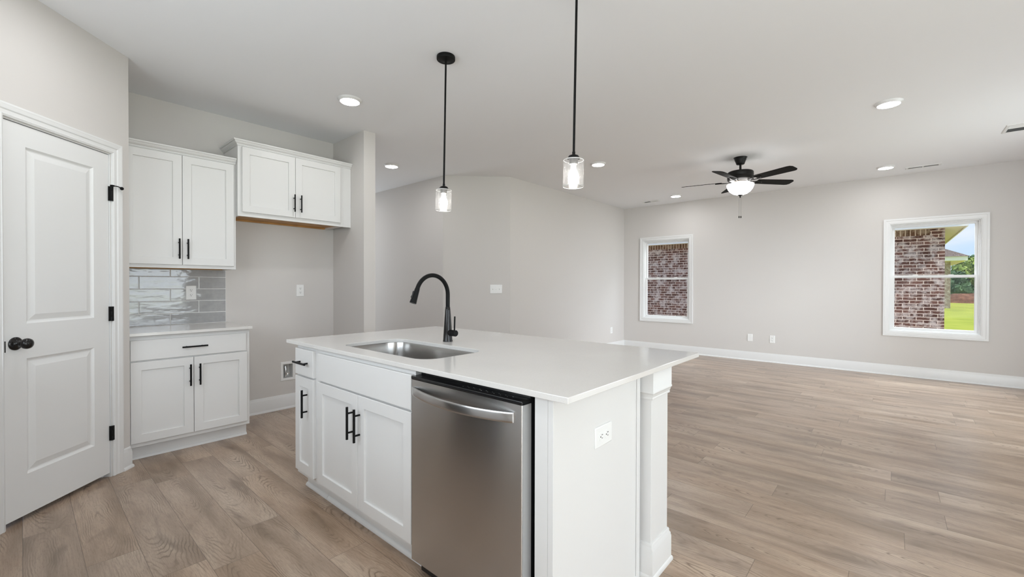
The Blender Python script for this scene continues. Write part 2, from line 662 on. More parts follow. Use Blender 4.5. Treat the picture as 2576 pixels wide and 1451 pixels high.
def noise_col(name, stops, scale, rough=0.9, bump=0.0, detail=6, extra=None):
    m, nt, b = new_mat(name)
    N, L = nt.nodes, nt.links
    tc = N.new('ShaderNodeTexCoord')
    nz = N.new('ShaderNodeTexNoise')
    nz.inputs['Scale'].default_value = scale
    nz.inputs['Detail'].default_value = detail
    L.new(tc.outputs['Object'], nz.inputs['Vector'])
    L.new(ramp(nt, nz.outputs['Fac'], stops), b.inputs['Base Color'])
    b.inputs['Roughness'].default_value = rough
    if bump:
        bp = N.new('ShaderNodeBump')
        bp.inputs['Strength'].default_value = bump
        L.new(nz.outputs['Fac'], bp.inputs['Height'])
        L.new(bp.outputs[0], b.inputs['Normal'])
    return m


M_WALL = plain('greige_wall_paint', (0.612, 0.588, 0.566), 0.75, bump=0.06, bscale=350, spec=0.25)
M_CEIL = plain('white_ceiling_paint', (0.815, 0.823, 0.838), 0.9, bump=0.08, bscale=300, spec=0.15)
M_TRIM = plain('white_trim_paint', (0.72, 0.72, 0.715), 0.35)
M_CAB = plain('white_cabinet_paint', (0.70, 0.695, 0.685), 0.38)
M_DOOR = plain('white_door_paint', (0.735, 0.735, 0.73), 0.40)
M_FLOOR = floor_material()
M_BLACK = plain('matte_black_metal', (0.009, 0.009, 0.009), 0.36, spec=0.10)
M_BRONZE = plain('dark_bronze', (0.010, 0.009, 0.009), 0.16, spec=0.35)
M_QUARTZ = quartz_material()
M_TILE = tile_material()
M_GROUT = plain('pale_grout', (0.80, 0.80, 0.79), 0.85)
M_STEEL = steel_material('brushed_stainless', (0.58, 0.575, 0.57), 0.24, aniso=0.8)
M_SINK = steel_material('sink_stainless', (0.50, 0.49, 0.48), 0.22, aniso=0.6)
M_CHROME = steel_material('chrome', (0.7, 0.7, 0.7), 0.08)
M_BLKPLAST = plain('black_plastic', (0.008, 0.008, 0.009), 0.25)
M_DARK = plain('dark_cavity', (0.01, 0.01, 0.01), 0.8)
M_PLATE = plain('white_plastic_plate', (0.78, 0.78, 0.77), 0.30)
M_SLOT = plain('dark_slot', (0.03, 0.03, 0.03), 0.6)
M_WOOD = noise_col('raw_wood_underside', [(0.3, (0.36, 0.17, 0.045)), (0.7, (0.52, 0.28, 0.085))], 9, 0.5)
M_PANE = pane_material('window_glass', 0.004)
M_SEEDED = pane_material('seeded_glass', 0.09, seeds=True)
M_RIM_GLINT = plain('painted_rim_glint', (0.92, 0.93, 0.93), 0.1)  # white colour paints a bright glint along the clear glass edges
M_RIM_GLINT.node_tree.nodes['Principled BSDF'].inputs['Transmission Weight'].default_value = 0.35
M_LENS = emit('led_lens', (0.98, 0.985, 1.0), 52.0)
M_BULB = emit('bulb_glow', (1.0, 0.96, 0.90), 13.0)
M_BOWL = emit('frosted_bowl', (1.0, 0.98, 0.96), 5.0)
M_BLADE = plain('dark_blade', (0.008, 0.007, 0.006), 0.7, spec=0.12, tint=0.3, bscale=12)
M_FANMETAL = plain('fan_bronze', (0.009, 0.008, 0.007), 0.4, spec=0.2)
M_NICKEL = plain('fan_light_fitter', (0.20, 0.16, 0.12), 0.3, metal=0.9)
M_SOCKET = plain('lamp_socket', (0.16, 0.15, 0.14), 0.5, metal=0.4)
M_VENT = plain('vent_white', (0.72, 0.72, 0.71), 0.5)
M_BRICK = brick_material('tumbled_brick', (0.105, 0.045, 0.034), (0.235, 0.115, 0.090), (0.80, 0.69, 0.66), (0.82, 0.68, 0.60), whiten=0.75)
M_SOLDIER = brick_material('soldier_brick', (0.12, 0.060, 0.034), (0.24, 0.130, 0.080), (0.62, 0.50, 0.38), (0.80, 0.67, 0.55), swap=True, whiten=0.45)
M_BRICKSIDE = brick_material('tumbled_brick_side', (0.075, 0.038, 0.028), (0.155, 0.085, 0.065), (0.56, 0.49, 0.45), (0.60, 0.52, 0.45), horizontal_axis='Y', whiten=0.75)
M_FARBRICK = brick_material('pale_brick', (0.26, 0.17, 0.13), (0.38, 0.27, 0.21), (0.66, 0.58, 0.52), (0.62, 0.54, 0.47), whiten=0.9)
M_FASCIA = plain('white_fascia', (0.94, 0.93, 0.92), 0.5)
M_SOFFIT = plain('cream_soffit', (0.80, 0.75, 0.58), 0.7)
M_SHINGLE = noise_col('brown_shingles', [(0.3, (0.10, 0.075, 0.065)), (0.7, (0.24, 0.19, 0.17))], 14, 0.95)
M_GRASS = noise_col('lawn_grass', [(0.28, (0.22, 0.27, 0.030)), (0.5, (0.32, 0.37, 0.035)), (0.75, (0.42, 0.44, 0.06))], 0.9, 1.0, 0.3, 10)
M_DIRT = noise_col('red_dirt', [(0.3, (0.10, 0.042, 0.022)), (0.6, (0.21, 0.095, 0.052)), (0.8, (0.33, 0.18, 0.11))], 2.6, 1.0, 0.6, 10)
M_ROCK = plain('pale_rock', (0.62, 0.50, 0.43), 0.9, tint=0.2, bscale=8)
M_LEAFA = noise_col('leaf_bright', [(0.3, (0.14, 0.23, 0.035)), (0.7, (0.34, 0.42, 0.10))], 1.2, 0.8)
M_LEAFB = noise_col('leaf_dark', [(0.3, (0.035, 0.085, 0.035)), (0.7, (0.10, 0.19, 0.08))], 1.2, 0.8)
M_BARK = plain('bark', (0.12, 0.09, 0.07), 0.9)
M_RUBBER = plain('black_rubber', (0.015, 0.015, 0.015), 0.7)

# ------------------------------------------------------------------ the setting


def structure(o, label, cat):
    return tag(o, label, cat, kind='structure')


def wall_grid(mb, x0, x1, y0, y1, z0, z1, holes=(), m=0):
    """wall along local x with rectangular holes (x0,x1,z0,z1) cut through it"""
    xs = sorted({x0, x1, *[h[0] for h in holes], *[h[1] for h in holes]})
    zs = sorted({z0, z1, *[h[2] for h in holes], *[h[3] for h in holes]})
    xs = [x for x in xs if x0 <= x <= x1]
    zs = [z for z in zs if z0 <= z <= z1]
    nx, nz = len(xs) - 1, len(zs) - 1

    def solid(i, k):
        if i < 0 or k < 0 or i >= nx or k >= nz:
            return False
        cx, cz = (xs[i] + xs[i + 1]) / 2, (zs[k] + zs[k + 1]) / 2
        return not any(h[0] < cx < h[1] and h[2] < cz < h[3] for h in holes)
    for i in range(nx):
        for k in range(nz):
            if not solid(i, k):
                continue
            a, b, c, d = xs[i], xs[i + 1], zs[k], zs[k + 1]
            mb.quad([(a, y0, c), (b, y0, c), (b, y0, d), (a, y0, d)], m)
            mb.quad([(a, y1, c), (a, y1, d), (b, y1, d), (b, y1, c)], m)
            if not solid(i - 1, k):
                mb.quad([(a, y0, c), (a, y0, d), (a, y1, d), (a, y1, c)], m)
            if not solid(i + 1, k):
                mb.quad([(b, y0, c), (b, y1, c), (b, y1, d), (b, y0, d)], m)
            if not solid(i, k - 1):
                mb.quad([(a, y0, c), (a, y1, c), (b, y1, c), (b, y0, c)], m)
            if not solid(i, k + 1):
                mb.quad([(a, y0, d), (b, y0, d), (b, y1, d), (a, y1, d)], m)
    return mb


structure(MB().box(-8.3, 3.3, -2.3, 8.1, -0.12, 0.0).build('floor', M_FLOOR), 'grey-brown oak-look plank floor', 'floor')
structure(MB().box(-8.3, 3.3, -2.3, 8.55, H, H + 0.14).build('ceiling', M_CEIL), 'flat white painted ceiling', 'ceiling')

WBOX = (1.714, 1.809, 0.296, 0.444)    # opening for the water valve box (y0,y1,z0,z1)
WIN_Z = (0.612, 2.078)
WIN_X = ((-3.620, -2.757), (-0.0405, 0.8225))


def wall(name, loc, rz, x0, x1, t, holes, label):
    w = wall_grid(MB(), x0, x1, 0, t, 0, H, holes).build(name, M_WALL, weld=True)
    w.location = loc
    w.rotation_euler = (0, 0, rz)
    return structure(w, label, 'wall')


# wall facing +X : local x runs along world +Y
wall('wall_left', (XC, 0, 0), R(90), PY - 0.6, YS2, 0.16, [WBOX], 'greige wall behind the cabinets and the empty fridge space')
structure(MB().box(XC + 0.0005, XS, YS, YS2, 0, H).build('wall_alcove', M_WALL), 'short greige wall end beside the empty fridge space', 'wall')
structure(MB().box(XC - 0.001, PX - 0.02, PY - 0.11, PY, 0, H).build('wall_pantry_return', M_WALL), 'greige pantry wall behind the base cabinet end', 'wall')
DOOR_ORG = (-3.3113, -0.0552)
DOOR_W = 0.608
DOOR_HOLE = (-0.004, DOOR_W + 0.006, -0.01, 2.058)
wall('wall_pantry', (*DOOR_ORG, 0), R(135), -0.22, DOOR_W + 0.1506, 0.11, [DOOR_HOLE], 'slanted greige wall around the white panel door')
structure(MB().box(-3.27, -3.157, YK, -0.215, 0, H).build('wall_pantry_side', M_WALL), 'greige pantry side wall', 'wall')
wall('wall_kitchen', (0, YK, 0), R(180), -0.9, 4.7, 0.12, [(0.6, 2.6, 1.08, 2.2)], 'greige kitchen wall with an added window behind the viewer')
structure(MB().box(0.78, 0.9, YB, YK - 0.12, 0, H).build('wall_nook_left', M_WALL), 'greige nook side wall', 'wall')
wall('wall_nook_rear', (0, YB, 0), R(180), -3.1, -0.78, 0.12, [(-2.65, -0.75 - 0.25, 0.25, 2.2)], 'greige nook rear wall with an added window')
wall('wall_nook_right', (XN, 0, 0), R(-90), -YN, -YB + 0.12, 0.12, [(-2.55, 0.85, 0.12, 2.15)], 'greige nook wall with a wide glass door')
structure(MB().box(XR, XN + 0.12, YN, YN + 0.12, 0, H).build('wall_nook_far', M_WALL), 'greige wall between nook and living room', 'wall')
wall('wall_right', (XR, 0, 0), R(-90), -YW, -YN, 0.12, [(-6.5, -4.8, 0.04, 2.1)], 'greige living room wall with a glass patio door')
wall('wall_far', (0, YW, 0), 0, -4.2, 1.88, 0.14, [(x0, x1, *WIN_Z) for x0, x1 in WIN_X], 'greige wall holding the two white windows')
structure(MB().prism([(XL, YW), (XL, YL), (XL - 0.13, YL + 0.05), (XL - 0.13, YW)], 0, H).build('wall_living', M_WALL), 'greige living room wall between the far corner and the slanted wall', 'wall')
structure(MB().prism([(XL, YL), (XD, YD), (XD - 0.05, YD + 0.13), (XL - 0.13, YL + 0.05)], 0, H).build('wall_diagonal', M_WALL), 'slanted greige wall carrying the triple light switch', 'wall')
structure(MB().prism([(XD, YD), (-8.0, YD), (-8.0, YD + 0.13), (XD - 0.05, YD + 0.13)], 0, H).build('wall_hall', M_WALL), 'shaded greige hallway wall behind the faucet', 'wall')
structure(MB().box(-8.0, XC - 0.001, YS, YS2, 0, H).build('wall_hall_near', M_WALL), 'near wall of the hallway', 'wall')
wall('wall_hall_end', (-8.0, 0, 0), R(90), YS, YD + 0.13, 0.12, [(2.61, 3.61, 0.2, 2.1)], 'end wall of the hallway with an added glass door')

# baseboards (offset is to the left of the path, which keeps the room on its left)
BB = [(0.0, 0.0), (0.024, 0.0), (0.024, 0.010), (0.018, 0.018), (0.014, 0.020), (0.014, 0.105), (0.012, 0.112),
      (0.012, 0.118), (0.007, 0.126), (0.007, 0.134), (0.004, 0.140), (0.0, 0.1415)]


def plan(x, y, h):
    return (x, y, h)


def baseboard(name, path, label):
    return structure(MB().mould(BB, path, plan).build(name, M_TRIM, smooth=True), label, 'baseboard')


s2 = 0.70710678


def dpt(x, y=0.0):
    """point of the pantry wall plane: x along the wall, y into the pantry"""
    return (DOOR_ORG[0] - s2 * x - s2 * y, DOOR_ORG[1] + s2 * x - s2 * y)


baseboard('baseboard_far', [(XR, YW), (XL, YW), (XL, YL), (XD, YD), (-8.0, YD)], 'white baseboard along the window wall and living room wall')
baseboard('baseboard_left', [(XS, YS2), (XS, YS), (XC, YS), (XC, 1.243)], 'white baseboard in the empty fridge space')
baseboard('baseboard_pantry', [(PX - 0.002, PY), (PX, PY), dpt(DOOR_W + 0.0765)], 'white baseboard stub between door casing and base cabinet')
baseboard('baseboard_right', [(XR, YN), (XR, 4.8)], 'white baseboard on the right living room wall')

# ---- windows
CASW = 0.068


def casing_prof(w, t):
    return [(0.0, 0.0), (0.0, t * 0.55), (-w * 0.16, t * 0.62), (-w * 0.18, t * 0.72), (-w * 0.62, t * 0.78), (-w * 0.68, t), (-w, t), (-w, 0.0)]


def make_window(name, x0, x1, label):
    z0, z1 = WIN_Z
    root = empty(name, ((x0 + x1) / 2, YW, z0))
    structure(root, label, 'window')
    w, h = x1 - x0, z1 - z0
    hw = w / 2
    mp = lambda u, v, d: (u, -d, v)
    path = [(-hw, 0), (hw, 0), (hw, h), (-hw, h)]
    MB().mould(casing_prof(CASW, 0.02), path, mp, closed=True).build('casing', M_TRIM, root)
    # jamb liner
    jam = MB()
    jam.mould([(0.0005, 0.0), (0.008, 0.0), (0.008, -0.135), (0.0005, -0.135)], path, mp, closed=True)
    jam.mould([(0.008, -0.030), (0.020, -0.030), (0.020, -0.135), (0.008, -0.135)], path, mp, closed=True)
    jam.build('jamb', M_TRIM, root)
    mid = 1.350 - z0

    def sash(nm, za, zb, yd, bw):
        a = MB()
        p = [(-hw + 0.020, za), (hw - 0.020, za), (hw - 0.020, zb), (-hw + 0.020, zb)]
        a.mould([(0.0, -yd), (bw - 0.006, -yd), (bw, -yd - 0.006), (bw, -yd - 0.024), (0.0, -yd - 0.024)], p, mp, closed=True)
        s = a.build(nm, M_TRIM, root)
        MB().box(-hw + 0.020 + bw - 0.002, hw - 0.020 - bw + 0.002, yd + 0.010, yd + 0.014, za + bw - 0.002, zb - bw + 0.002).build('pane', M_PANE, s)
        return s
    sash('upper_sash', mid - 0.012, h - 0.020, 0.074, 0.030)
    low = sash('lower_sash', 0.020, mid + 0.024, 0.046, 0.032)
    lk = MB()
    for dx in (-0.17, 0.17):
        lk.box(dx - 0.025, dx + 0.025, 0.050, 0.066, mid + 0.024, mid + 0.031)
    lk.build('latch', M_PLATE, low)
    return root


make_window('window_1', *WIN_X[0], 'narrow-looking white sash window on the left with only brick behind it')
make_window('window_2', *WIN_X[1], 'white sash window on the right showing brick, sky and lawn')


def glazed_door(name, loc, rz, w, z0, z1, cols, rows, label):
    root = empty(name, loc, rz)
    structure(root, label, 'window')
    mp = lambda u, v, d: (u, -d, v)
    path = [(-w / 2, z0), (w / 2, z0), (w / 2, z1), (-w / 2, z1)]
    f = MB().mould([(0, 0.02), (0.06, 0.02), (0.06, -0.05), (0, -0.05)], path, mp, closed=True)
    for i in range(1, cols):
        cx = -w / 2 + w * i / cols
        f.box(cx - 0.045, cx + 0.045, -0.01, 0.05, z0 + 0.05, z1 - 0.05)
    for k in range(1, rows):
        cz = z0 + (z1 - z0) * k / rows
        f.box(-w / 2 + 0.05, w / 2 - 0.05, 0.005, 0.045, cz - 0.03, cz + 0.03)
    f.build('frame', M_TRIM, root)
    MB().box(-w / 2 + 0.05, w / 2 - 0.05, 0.02, 0.024, z0 + 0.05, z1 - 0.05).build('pane', M_PANE, root)
    return root


glazed_door('window_3', (XN + 0.04, 0.85, 0), R(-90), 3.4, 0.12, 2.15, 3, 1, 'wide three-part glass door of the dining nook')
glazed_door('window_4', (XR + 0.04, 5.65, 0), R(-90), 1.7, 0.04, 2.1, 2, 1, 'two-part glass patio door of the living room')
glazed_door('fill_window_7', (-8.04, 3.11, 0), R(90), 1.0, 0.2, 2.1, 1, 1, 'unseen glass door added at the hallway end for fill light')  # added as the opening for the hall fill lamp
glazed_door('fill_window_6', (-1.6, YK - 0.04, 0), R(180), 2.0, 1.08, 2.2, 2, 1, 'unseen double kitchen window added behind the viewer for fill light')  # added as the opening for the kitchen fill lamp
glazed_door('fill_window_5', (1.825, YB - 0.04, 0), R(180), 1.65, 0.25, 2.2, 2, 1, 'unseen double nook window added behind the viewer for fill light')  # added as the opening for the rear fill lamp

# ---- pantry door
dr = empty('door_1', (*DOOR_ORG, 0), R(135))
structure(dr, 'white two-panel pantry door with black knob and hinges', 'door')
pm = lambda u, v, d: (u, -d, v)
MB().mould([(-d, t) for d, t in ((0, 0), (0, 0.009), (0.010, 0.0135), (0.012, 0.011), (0.030, 0.012), (0.036, 0.016), (0.052, 0.018), (0.058, 0.019), (0.066, 0.019), (0.066, 0))][::-1],
           [(DOOR_W + 0.011, 0.001), (DOOR_W + 0.011, 2.063), (-0.009, 2.063), (-0.009, 0.001)], pm).build('casing', M_TRIM, dr)
jb = MB()
jb.box(-0.0035, 0.0005, 0.0, 0.11, 0.0, 2.057)
jb.box(DOOR_W + 0.0025, DOOR_W + 0.0055, 0.0, 0.11, 0.0, 2.057)
jb.box(0.0005, DOOR_W + 0.0025, 0.0, 0.11, 2.0535, 2.0575)
jb.box(0.0005, 0.012, 0.046, 0.07, 0.0, 2.053)
jb.box(DOOR_W - 0.010, DOOR_W + 0.002, 0.046, 0.07, 0.0, 2.053)
jb.build('jamb', M_TRIM, dr)


def panelled_slab(mb, x0, x1, z0, z1, yf, yb, panels, m=0):
    """slab with moulded raised panels on its front face"""
    xs = [x0, panels[0][0], panels[0][1], x1]
    zs = [z0]
    for p in panels:
        zs += [p[2], p[3]]
    zs.append(z1)
    for i in range(3):
        for k in range(len(zs) - 1):
            if i == 1 and k % 2 == 1:
                continue
            mb.quad([(xs[i], yf, zs[k]), (xs[i + 1], yf, zs[k]), (xs[i + 1], yf, zs[k + 1]), (xs[i], yf, zs[k + 1])], m)
    for a, b, c, d in panels:
        steps = [(0.0, 0.0), (0.004, 0.0035), (0.011, 0.0085), (0.017, 0.0095), (0.045, 0.0025), (0.047, 0.002)]
        rs = [[(a + e, yf + q, c + e), (b - e, yf + q, c + e), (b - e, yf + q, d - e), (a + e, yf + q, d - e)] for e, q in steps]
        mb.rings(rs, m, True, False, True)
    mb.quad([(x0, yb, z0), (x0, yb, z1), (x1, yb, z1), (x1, yb, z0)], m)
    mb.quad([(x0, yf, z0), (x0, yb, z0), (x1, yb, z0), (x1, yf, z0)], m)
    mb.quad([(x0, yf, z1), (x1, yf, z1), (x1, yb, z1), (x0, yb, z1)], m)
    mb.quad([(x0, yf, z0), (x0, yf, z1), (x0, yb, z1), (x0, yb, z0)], m)
    mb.quad([(x1, yf, z0), (x1, yb, z0), (x1, yb, z1), (x1, yf, z1)], m)
    return mb


panelled_slab(MB(), 0.003, DOOR_W, 0.027, 2.050, 0.006, 0.043, [(0.110, 0.502, 0.238, 0.842), (0.110, 0.502, 1.024, 1.942)]).build('door_slab', M_DOOR, dr, weld=True)
for hz, stop in ((1.806, True), (1.042, False), (0.280, False)):
    hb = MB()
    hb.lathe([(0.0065, -0.046), (0.0065, -0.018), (0.0058, -0.017), (0.0065, -0.016), (0.0065, 0.016), (0.0058, 0.017), (0.0065, 0.018), (0.0065, 0.046)], 14, (DOOR_W + 0.0035, -0.007, hz), None, 0, True, True)
    hb.box(DOOR_W - 0.004, DOOR_W + 0.0005, -0.0045, 0.0065, hz - 0.046, hz + 0.046)
    hb.box(DOOR_W + 0.0065, DOOR_W + 0.0145, -0.0125, -0.004, hz - 0.046, hz + 0.046)
    hg = hb.build('hinge', M_BLACK, dr, smooth=True)
    if stop:
        st = MB()
        st.box(DOOR_W - 0.001, DOOR_W + 0.014, -0.020, -0.004, hz + 0.0465, hz + 0.056)
        st.tube([(DOOR_W + 0.006, -0.014, hz + 0.052), (DOOR_W + 0.026, -0.030, hz + 0.050), (DOOR_W + 0.046, -0.036, hz + 0.046)], 0.0032, 8)
        st.lathe([(0.001, -0.011), (0.0078, -0.0078), (0.011, 0), (0.0078, 0.0078), (0.001, 0.011)], 12, (DOOR_W + 0.052, -0.034, hz + 0.043))
        st.build('door_stop', M_BLACK, hg, smooth=True)
kb = MB()
rotk = Matrix.Rotation(R(90), 3, 'X')      # lathe axis z -> local -y
kb.lathe([(0.0335, 0.0), (0.0335, 0.004), (0.030, 0.008), (0.024, 0.0095), (0.016, 0.013), (0.0105, 0.020), (0.0095, 0.034),
          (0.012, 0.038), (0.020, 0.041), (0.0262, 0.049), (0.0275, 0.058), (0.0245, 0.068), (0.015, 0.075), (0.004, 0.0775), (0.0005, 0.078)],
         32, (0.055, 0.006, 0.926), rotk)
kb.build('door_knob', M_BRONZE, dr, smooth=True)
MB().box(-0.0030, 0.0038, -0.0015, 0.006, 0.888, 0.944).build('strike_plate', M_BLACK, dr)

# ------------------------------------------------------------------ cabinets


def shaker(mb, x0, x1, z0, z1, yf=-0.019, th=0.019, st=0.057, rec=0.0095):
    """shaker door: flat frame with a square recessed panel"""
    a, b, c, d = x0 + st, x1 - st, z0 + st, z1 - st
    e = 0.0015
    outer0 = [(x0, yf + th, z0), (x1, yf + th, z0), (x1, yf + th, z1), (x0, yf + th, z1)]
    outer1 = [(x0, yf + e, z0), (x1, yf + e, z0), (x1, yf + e, z1), (x0, yf + e, z1)]
    outer2 = [(x0 + e, yf, z0 + e), (x1 - e, yf, z0 + e), (x1 - e, yf, z1 - e), (x0 + e, yf, z1 - e)]
    in0 = [(a, yf, c), (b, yf, c), (b, yf, d), (a, yf, d)]
    in1 = [(a + 0.001, yf + 0.001, c + 0.001), (b - 0.001, yf + 0.001, c + 0.001), (b - 0.001, yf + 0.001, d - 0.001), (a + 0.001, yf + 0.001, d - 0.001)]
    in2 = [(a + 0.0015, yf + rec, c + 0.0015), (b - 0.0015, yf + rec, c + 0.0015), (b - 0.0015, yf + rec, d - 0.0015), (a + 0.0015, yf + rec, d - 0.0015)]
    mb.rings([outer0, outer1, outer2, in0, in1, in2], 0, True, True, True)
    return mb


def slab_front(mb, x0, x1, z0, z1, yf=-0.019, th=0.019):
    e = 0.002
    r = [[(x0, yf + th, z0), (x1, yf + th, z0), (x1, yf + th, z1), (x0, yf + th, z1)],
         [(x0, yf + e, z0), (x1, yf + e, z0), (x1, yf + e, z1), (x0, yf + e, z1)],
         [(x0 + e, yf, z0 + e), (x1 - e, yf, z0 + e), (x1 - e, yf, z1 - e), (x0 + e, yf, z1 - e)]]
    mb.rings(r, 0, True, True, True)
    return mb


def bar_pull(parent, x, z, length=0.158, vertical=True, yf=-0.019):
    mb = MB()
    r, out, cc = 0.006, 0.030, 0.048
    ax = Vector((0, 0, 1)) if vertical else Vector((1, 0, 0))
    c = Vector((x, yf - out, z))
    mb.tube([c - ax * length / 2, c + ax * length / 2], r, 14)
    for s in (-1, 1):
        p = c + ax * cc * s
        mb.tube([(p.x, yf, p.z), (p.x, yf - out, p.z)], 0.0048, 10)
    return mb.build('handle', M_BLACK, parent, smooth=True)


CROWN = [(0.0, 0.0), (0.005, 0.0), (0.005, 0.006), (0.009, 0.006), (0.009, 0.012), (0.013, 0.014), (0.022, 0.022), (0.027, 0.030), (0.027, 0.034), (0.032, 0.034), (0.037, 0.040), (0.037, 0.047), (0.0, 0.047)]


def carcass(root, w, d, z0, z1, frame=0.02, bottom_recess=0.0, bottom=None):
    mb = MB()
    if bottom_recess:
        mb.box(0, 0.018, 0, d, z0, z1).box(w - 0.018, w, 0, d, z0, z1)
        mb.box(0.018, w - 0.018, 0, 0.019, z0, z1)
        mb.box(0.018, w - 0.018, 0.019, d, z0 + bottom_recess + 0.004, z1)
        b = mb.build('carcass', M_CAB, root)
        MB().box(0.0185, w - 0.0185, 0.0195, d - 0.02, z0 + bottom_recess, z0 + bottom_recess + 0.0035).box(0.0185, w - 0.0185, d - 0.02, d - 0.001, z0 + 0.001, z0 + bottom_recess + 0.0035).build('underside_panel', bottom, root)['label'] = 'bare wood underside panel'
        return b
    return mb.box(0, w, 0, d, z0, z1).build('carcass', M_CAB, root, bevel=0.001)


# --- left base cabinet (faces +X)
bx0, bw = 0.4805, 0.7465
bc = empty('base_cabinet', (-3.9290, bx0, 0), R(90))
tag(bc, 'white shaker base cabinet under the tiled backsplash with one drawer and two doors', 'cabinet')
carcass(bc, bw, 0.5965, 0.100, CB - 0.0005)
MB().box(0.001, bw - 0.004, 0.066, 0.590, 0.0, 0.0995).build('toe_kick', M_CAB, bc)
MB().mould([(0, 0), (-0.014, 0), (-0.0135, 0.006), (-0.010, 0.013), (-0.004, 0.018), (0, 0.019)], [(0.001, 0.0658), (bw - 0.003, 0.0658)], plan).build('shoe_moulding', M_CAB, bc, smooth=True)
d = slab_front(MB(), 0.0125, 0.718, 0.700, 0.841).build('drawer', M_CAB, bc)
bar_pull(d, 0.374, 0.771, 0.157, False)
dz0, dz1 = 0.130, 0.690
d = shaker(MB(), 0.0125, 0.3690, dz0, dz1).build('door', M_CAB, bc)
bar_pull(d, 0.346, 0.5615, 0.158)
d = shaker(MB(), 0.3720, 0.7255, dz0, dz1).build('door', M_CAB, bc)
bar_pull(d, 0.4045, 0.5605, 0.158)

# --- left worktop
wt = MB().box(XC + 0.0005, -3.8820, 0.4787, 1.2365, CB, CT).build('countertop', M_QUARTZ, bevel=0.002)
tag(wt, 'short white quartz worktop on the base cabinet by the pantry', 'countertop')

# --- upper cabinet over the backsplash
ux0, uw = 0.4805, 0.7305
uc = empty('upper_cabinet', (-4.2010, ux0, 1.357), R(90))
tag(uc, 'taller white shaker upper cabinet above the grey tiles', 'cabinet')
uz = lambda z: z - 1.357
carcass(uc, uw, 0.3245, 0.0, uz(2.245), bottom_recess=0.012, bottom=M_WOOD)
d = shaker(MB(), 0.0075, 0.3570, uz(1.3836), uz(2.2386)).build('door', M_CAB, uc)
bar_pull(d, 0.335, uz(1.5075), 0.157)
d = shaker(MB(), 0.3600, 0.7125, uz(1.3836), uz(2.2386)).build('door', M_CAB, uc)
bar_pull(d, 0.390, uz(1.5070), 0.157)
MB().mould([(-a, h + uz(2.2455)) for a, h in CROWN], [(0.0, -0.0005), (uw - 0.0015, -0.0005)], plan).build('crown_moulding', M_CAB, uc)

# --- upper cabinet over the fridge space
rx0, rw = 1.2125, 1.0130
rc = empty('upper_cabinet', (-4.1540, rx0, 1.811), R(90))
tag(rc, 'wider white shaker upper cabinet with wood underside above the empty fridge space', 'cabinet')
rz = lambda z: z - 1.811
carcass(rc, 0.930, 0.3715, 0.0, rz(2.404), bottom_recess=0.016, bottom=M_WOOD)
d = shaker(MB(), 1.242 - rx0, 1.6745 - rx0, rz(1.8475), rz(2.398)).build('door', M_CAB, rc)
bar_pull(d, 1.660 - rx0, rz(1.974), 0.158)
d = shaker(MB(), 1.6775 - rx0, 2.110 - rx0, rz(1.8475), rz(2.398)).build('door', M_CAB, rc)
bar_pull(d, 1.719 - rx0, rz(1.974), 0.158)
MB().box(0.9305, rw - 0.0005, -0.0005, 0.018, -0.0005, rz(2.404)).build('filler_strip', M_CAB, rc)
MB().mould([(-a, h + rz(2.4045)) for a, h in CROWN], [(0.0, 0.3705), (0.0, 0.0), (rw - 0.0005, 0.0)], plan).build('crown_moulding', M_CAB, rc)

# --- tiled backsplash
bs = MB()
bs.box(XC + 0.0008, XC + 0.0072, 0.4795, 1.2235, CT + 0.0008, 1.3565, 1)
zrows = [CT + 0.0015, 0.9880, 1.0900, 1.1920, 1.2940, 1.3560]
for k in range(5):
    js = [0.4800] + ([0.623, 1.021] if k % 2 else [0.823]) + [1.2230]
    for i in range(len(js) - 1):
        a, b = js[i] + 0.0012, js[i + 1] - 0.0012
        c, dd = zrows[k] + 0.0012, zrows[k + 1] - 0.0012
        xf, e = XC + 0.0085, 0.003
        rg = [[(XC + 0.0055, a, c), (XC + 0.0055, b, c), (XC + 0.0055, b, dd), (XC + 0.0055, a, dd)],
              [(xf - 0.0025, a, c), (xf - 0.0025, b, c), (xf - 0.0025, b, dd), (xf - 0.0025, a, dd)],
              [(xf - 0.0007, a + e * .4, c + e * .4), (xf - 0.0007, b - e * .4, c + e * .4), (xf - 0.0007, b - e * .4, dd - e * .4), (xf - 0.0007, a + e * .4, dd - e * .4)],
              [(xf, a + e, c + e), (xf, b - e, c + e), (xf, b - e, dd - e), (xf, a + e, dd - e)]]
        bs.rings(rg, 0, True, False, True)
tag(bs.build('tile_backsplash', [M_TILE, M_GROUT]), 'glossy grey subway tile backsplash between worktop and upper cabinet', 'backsplash')

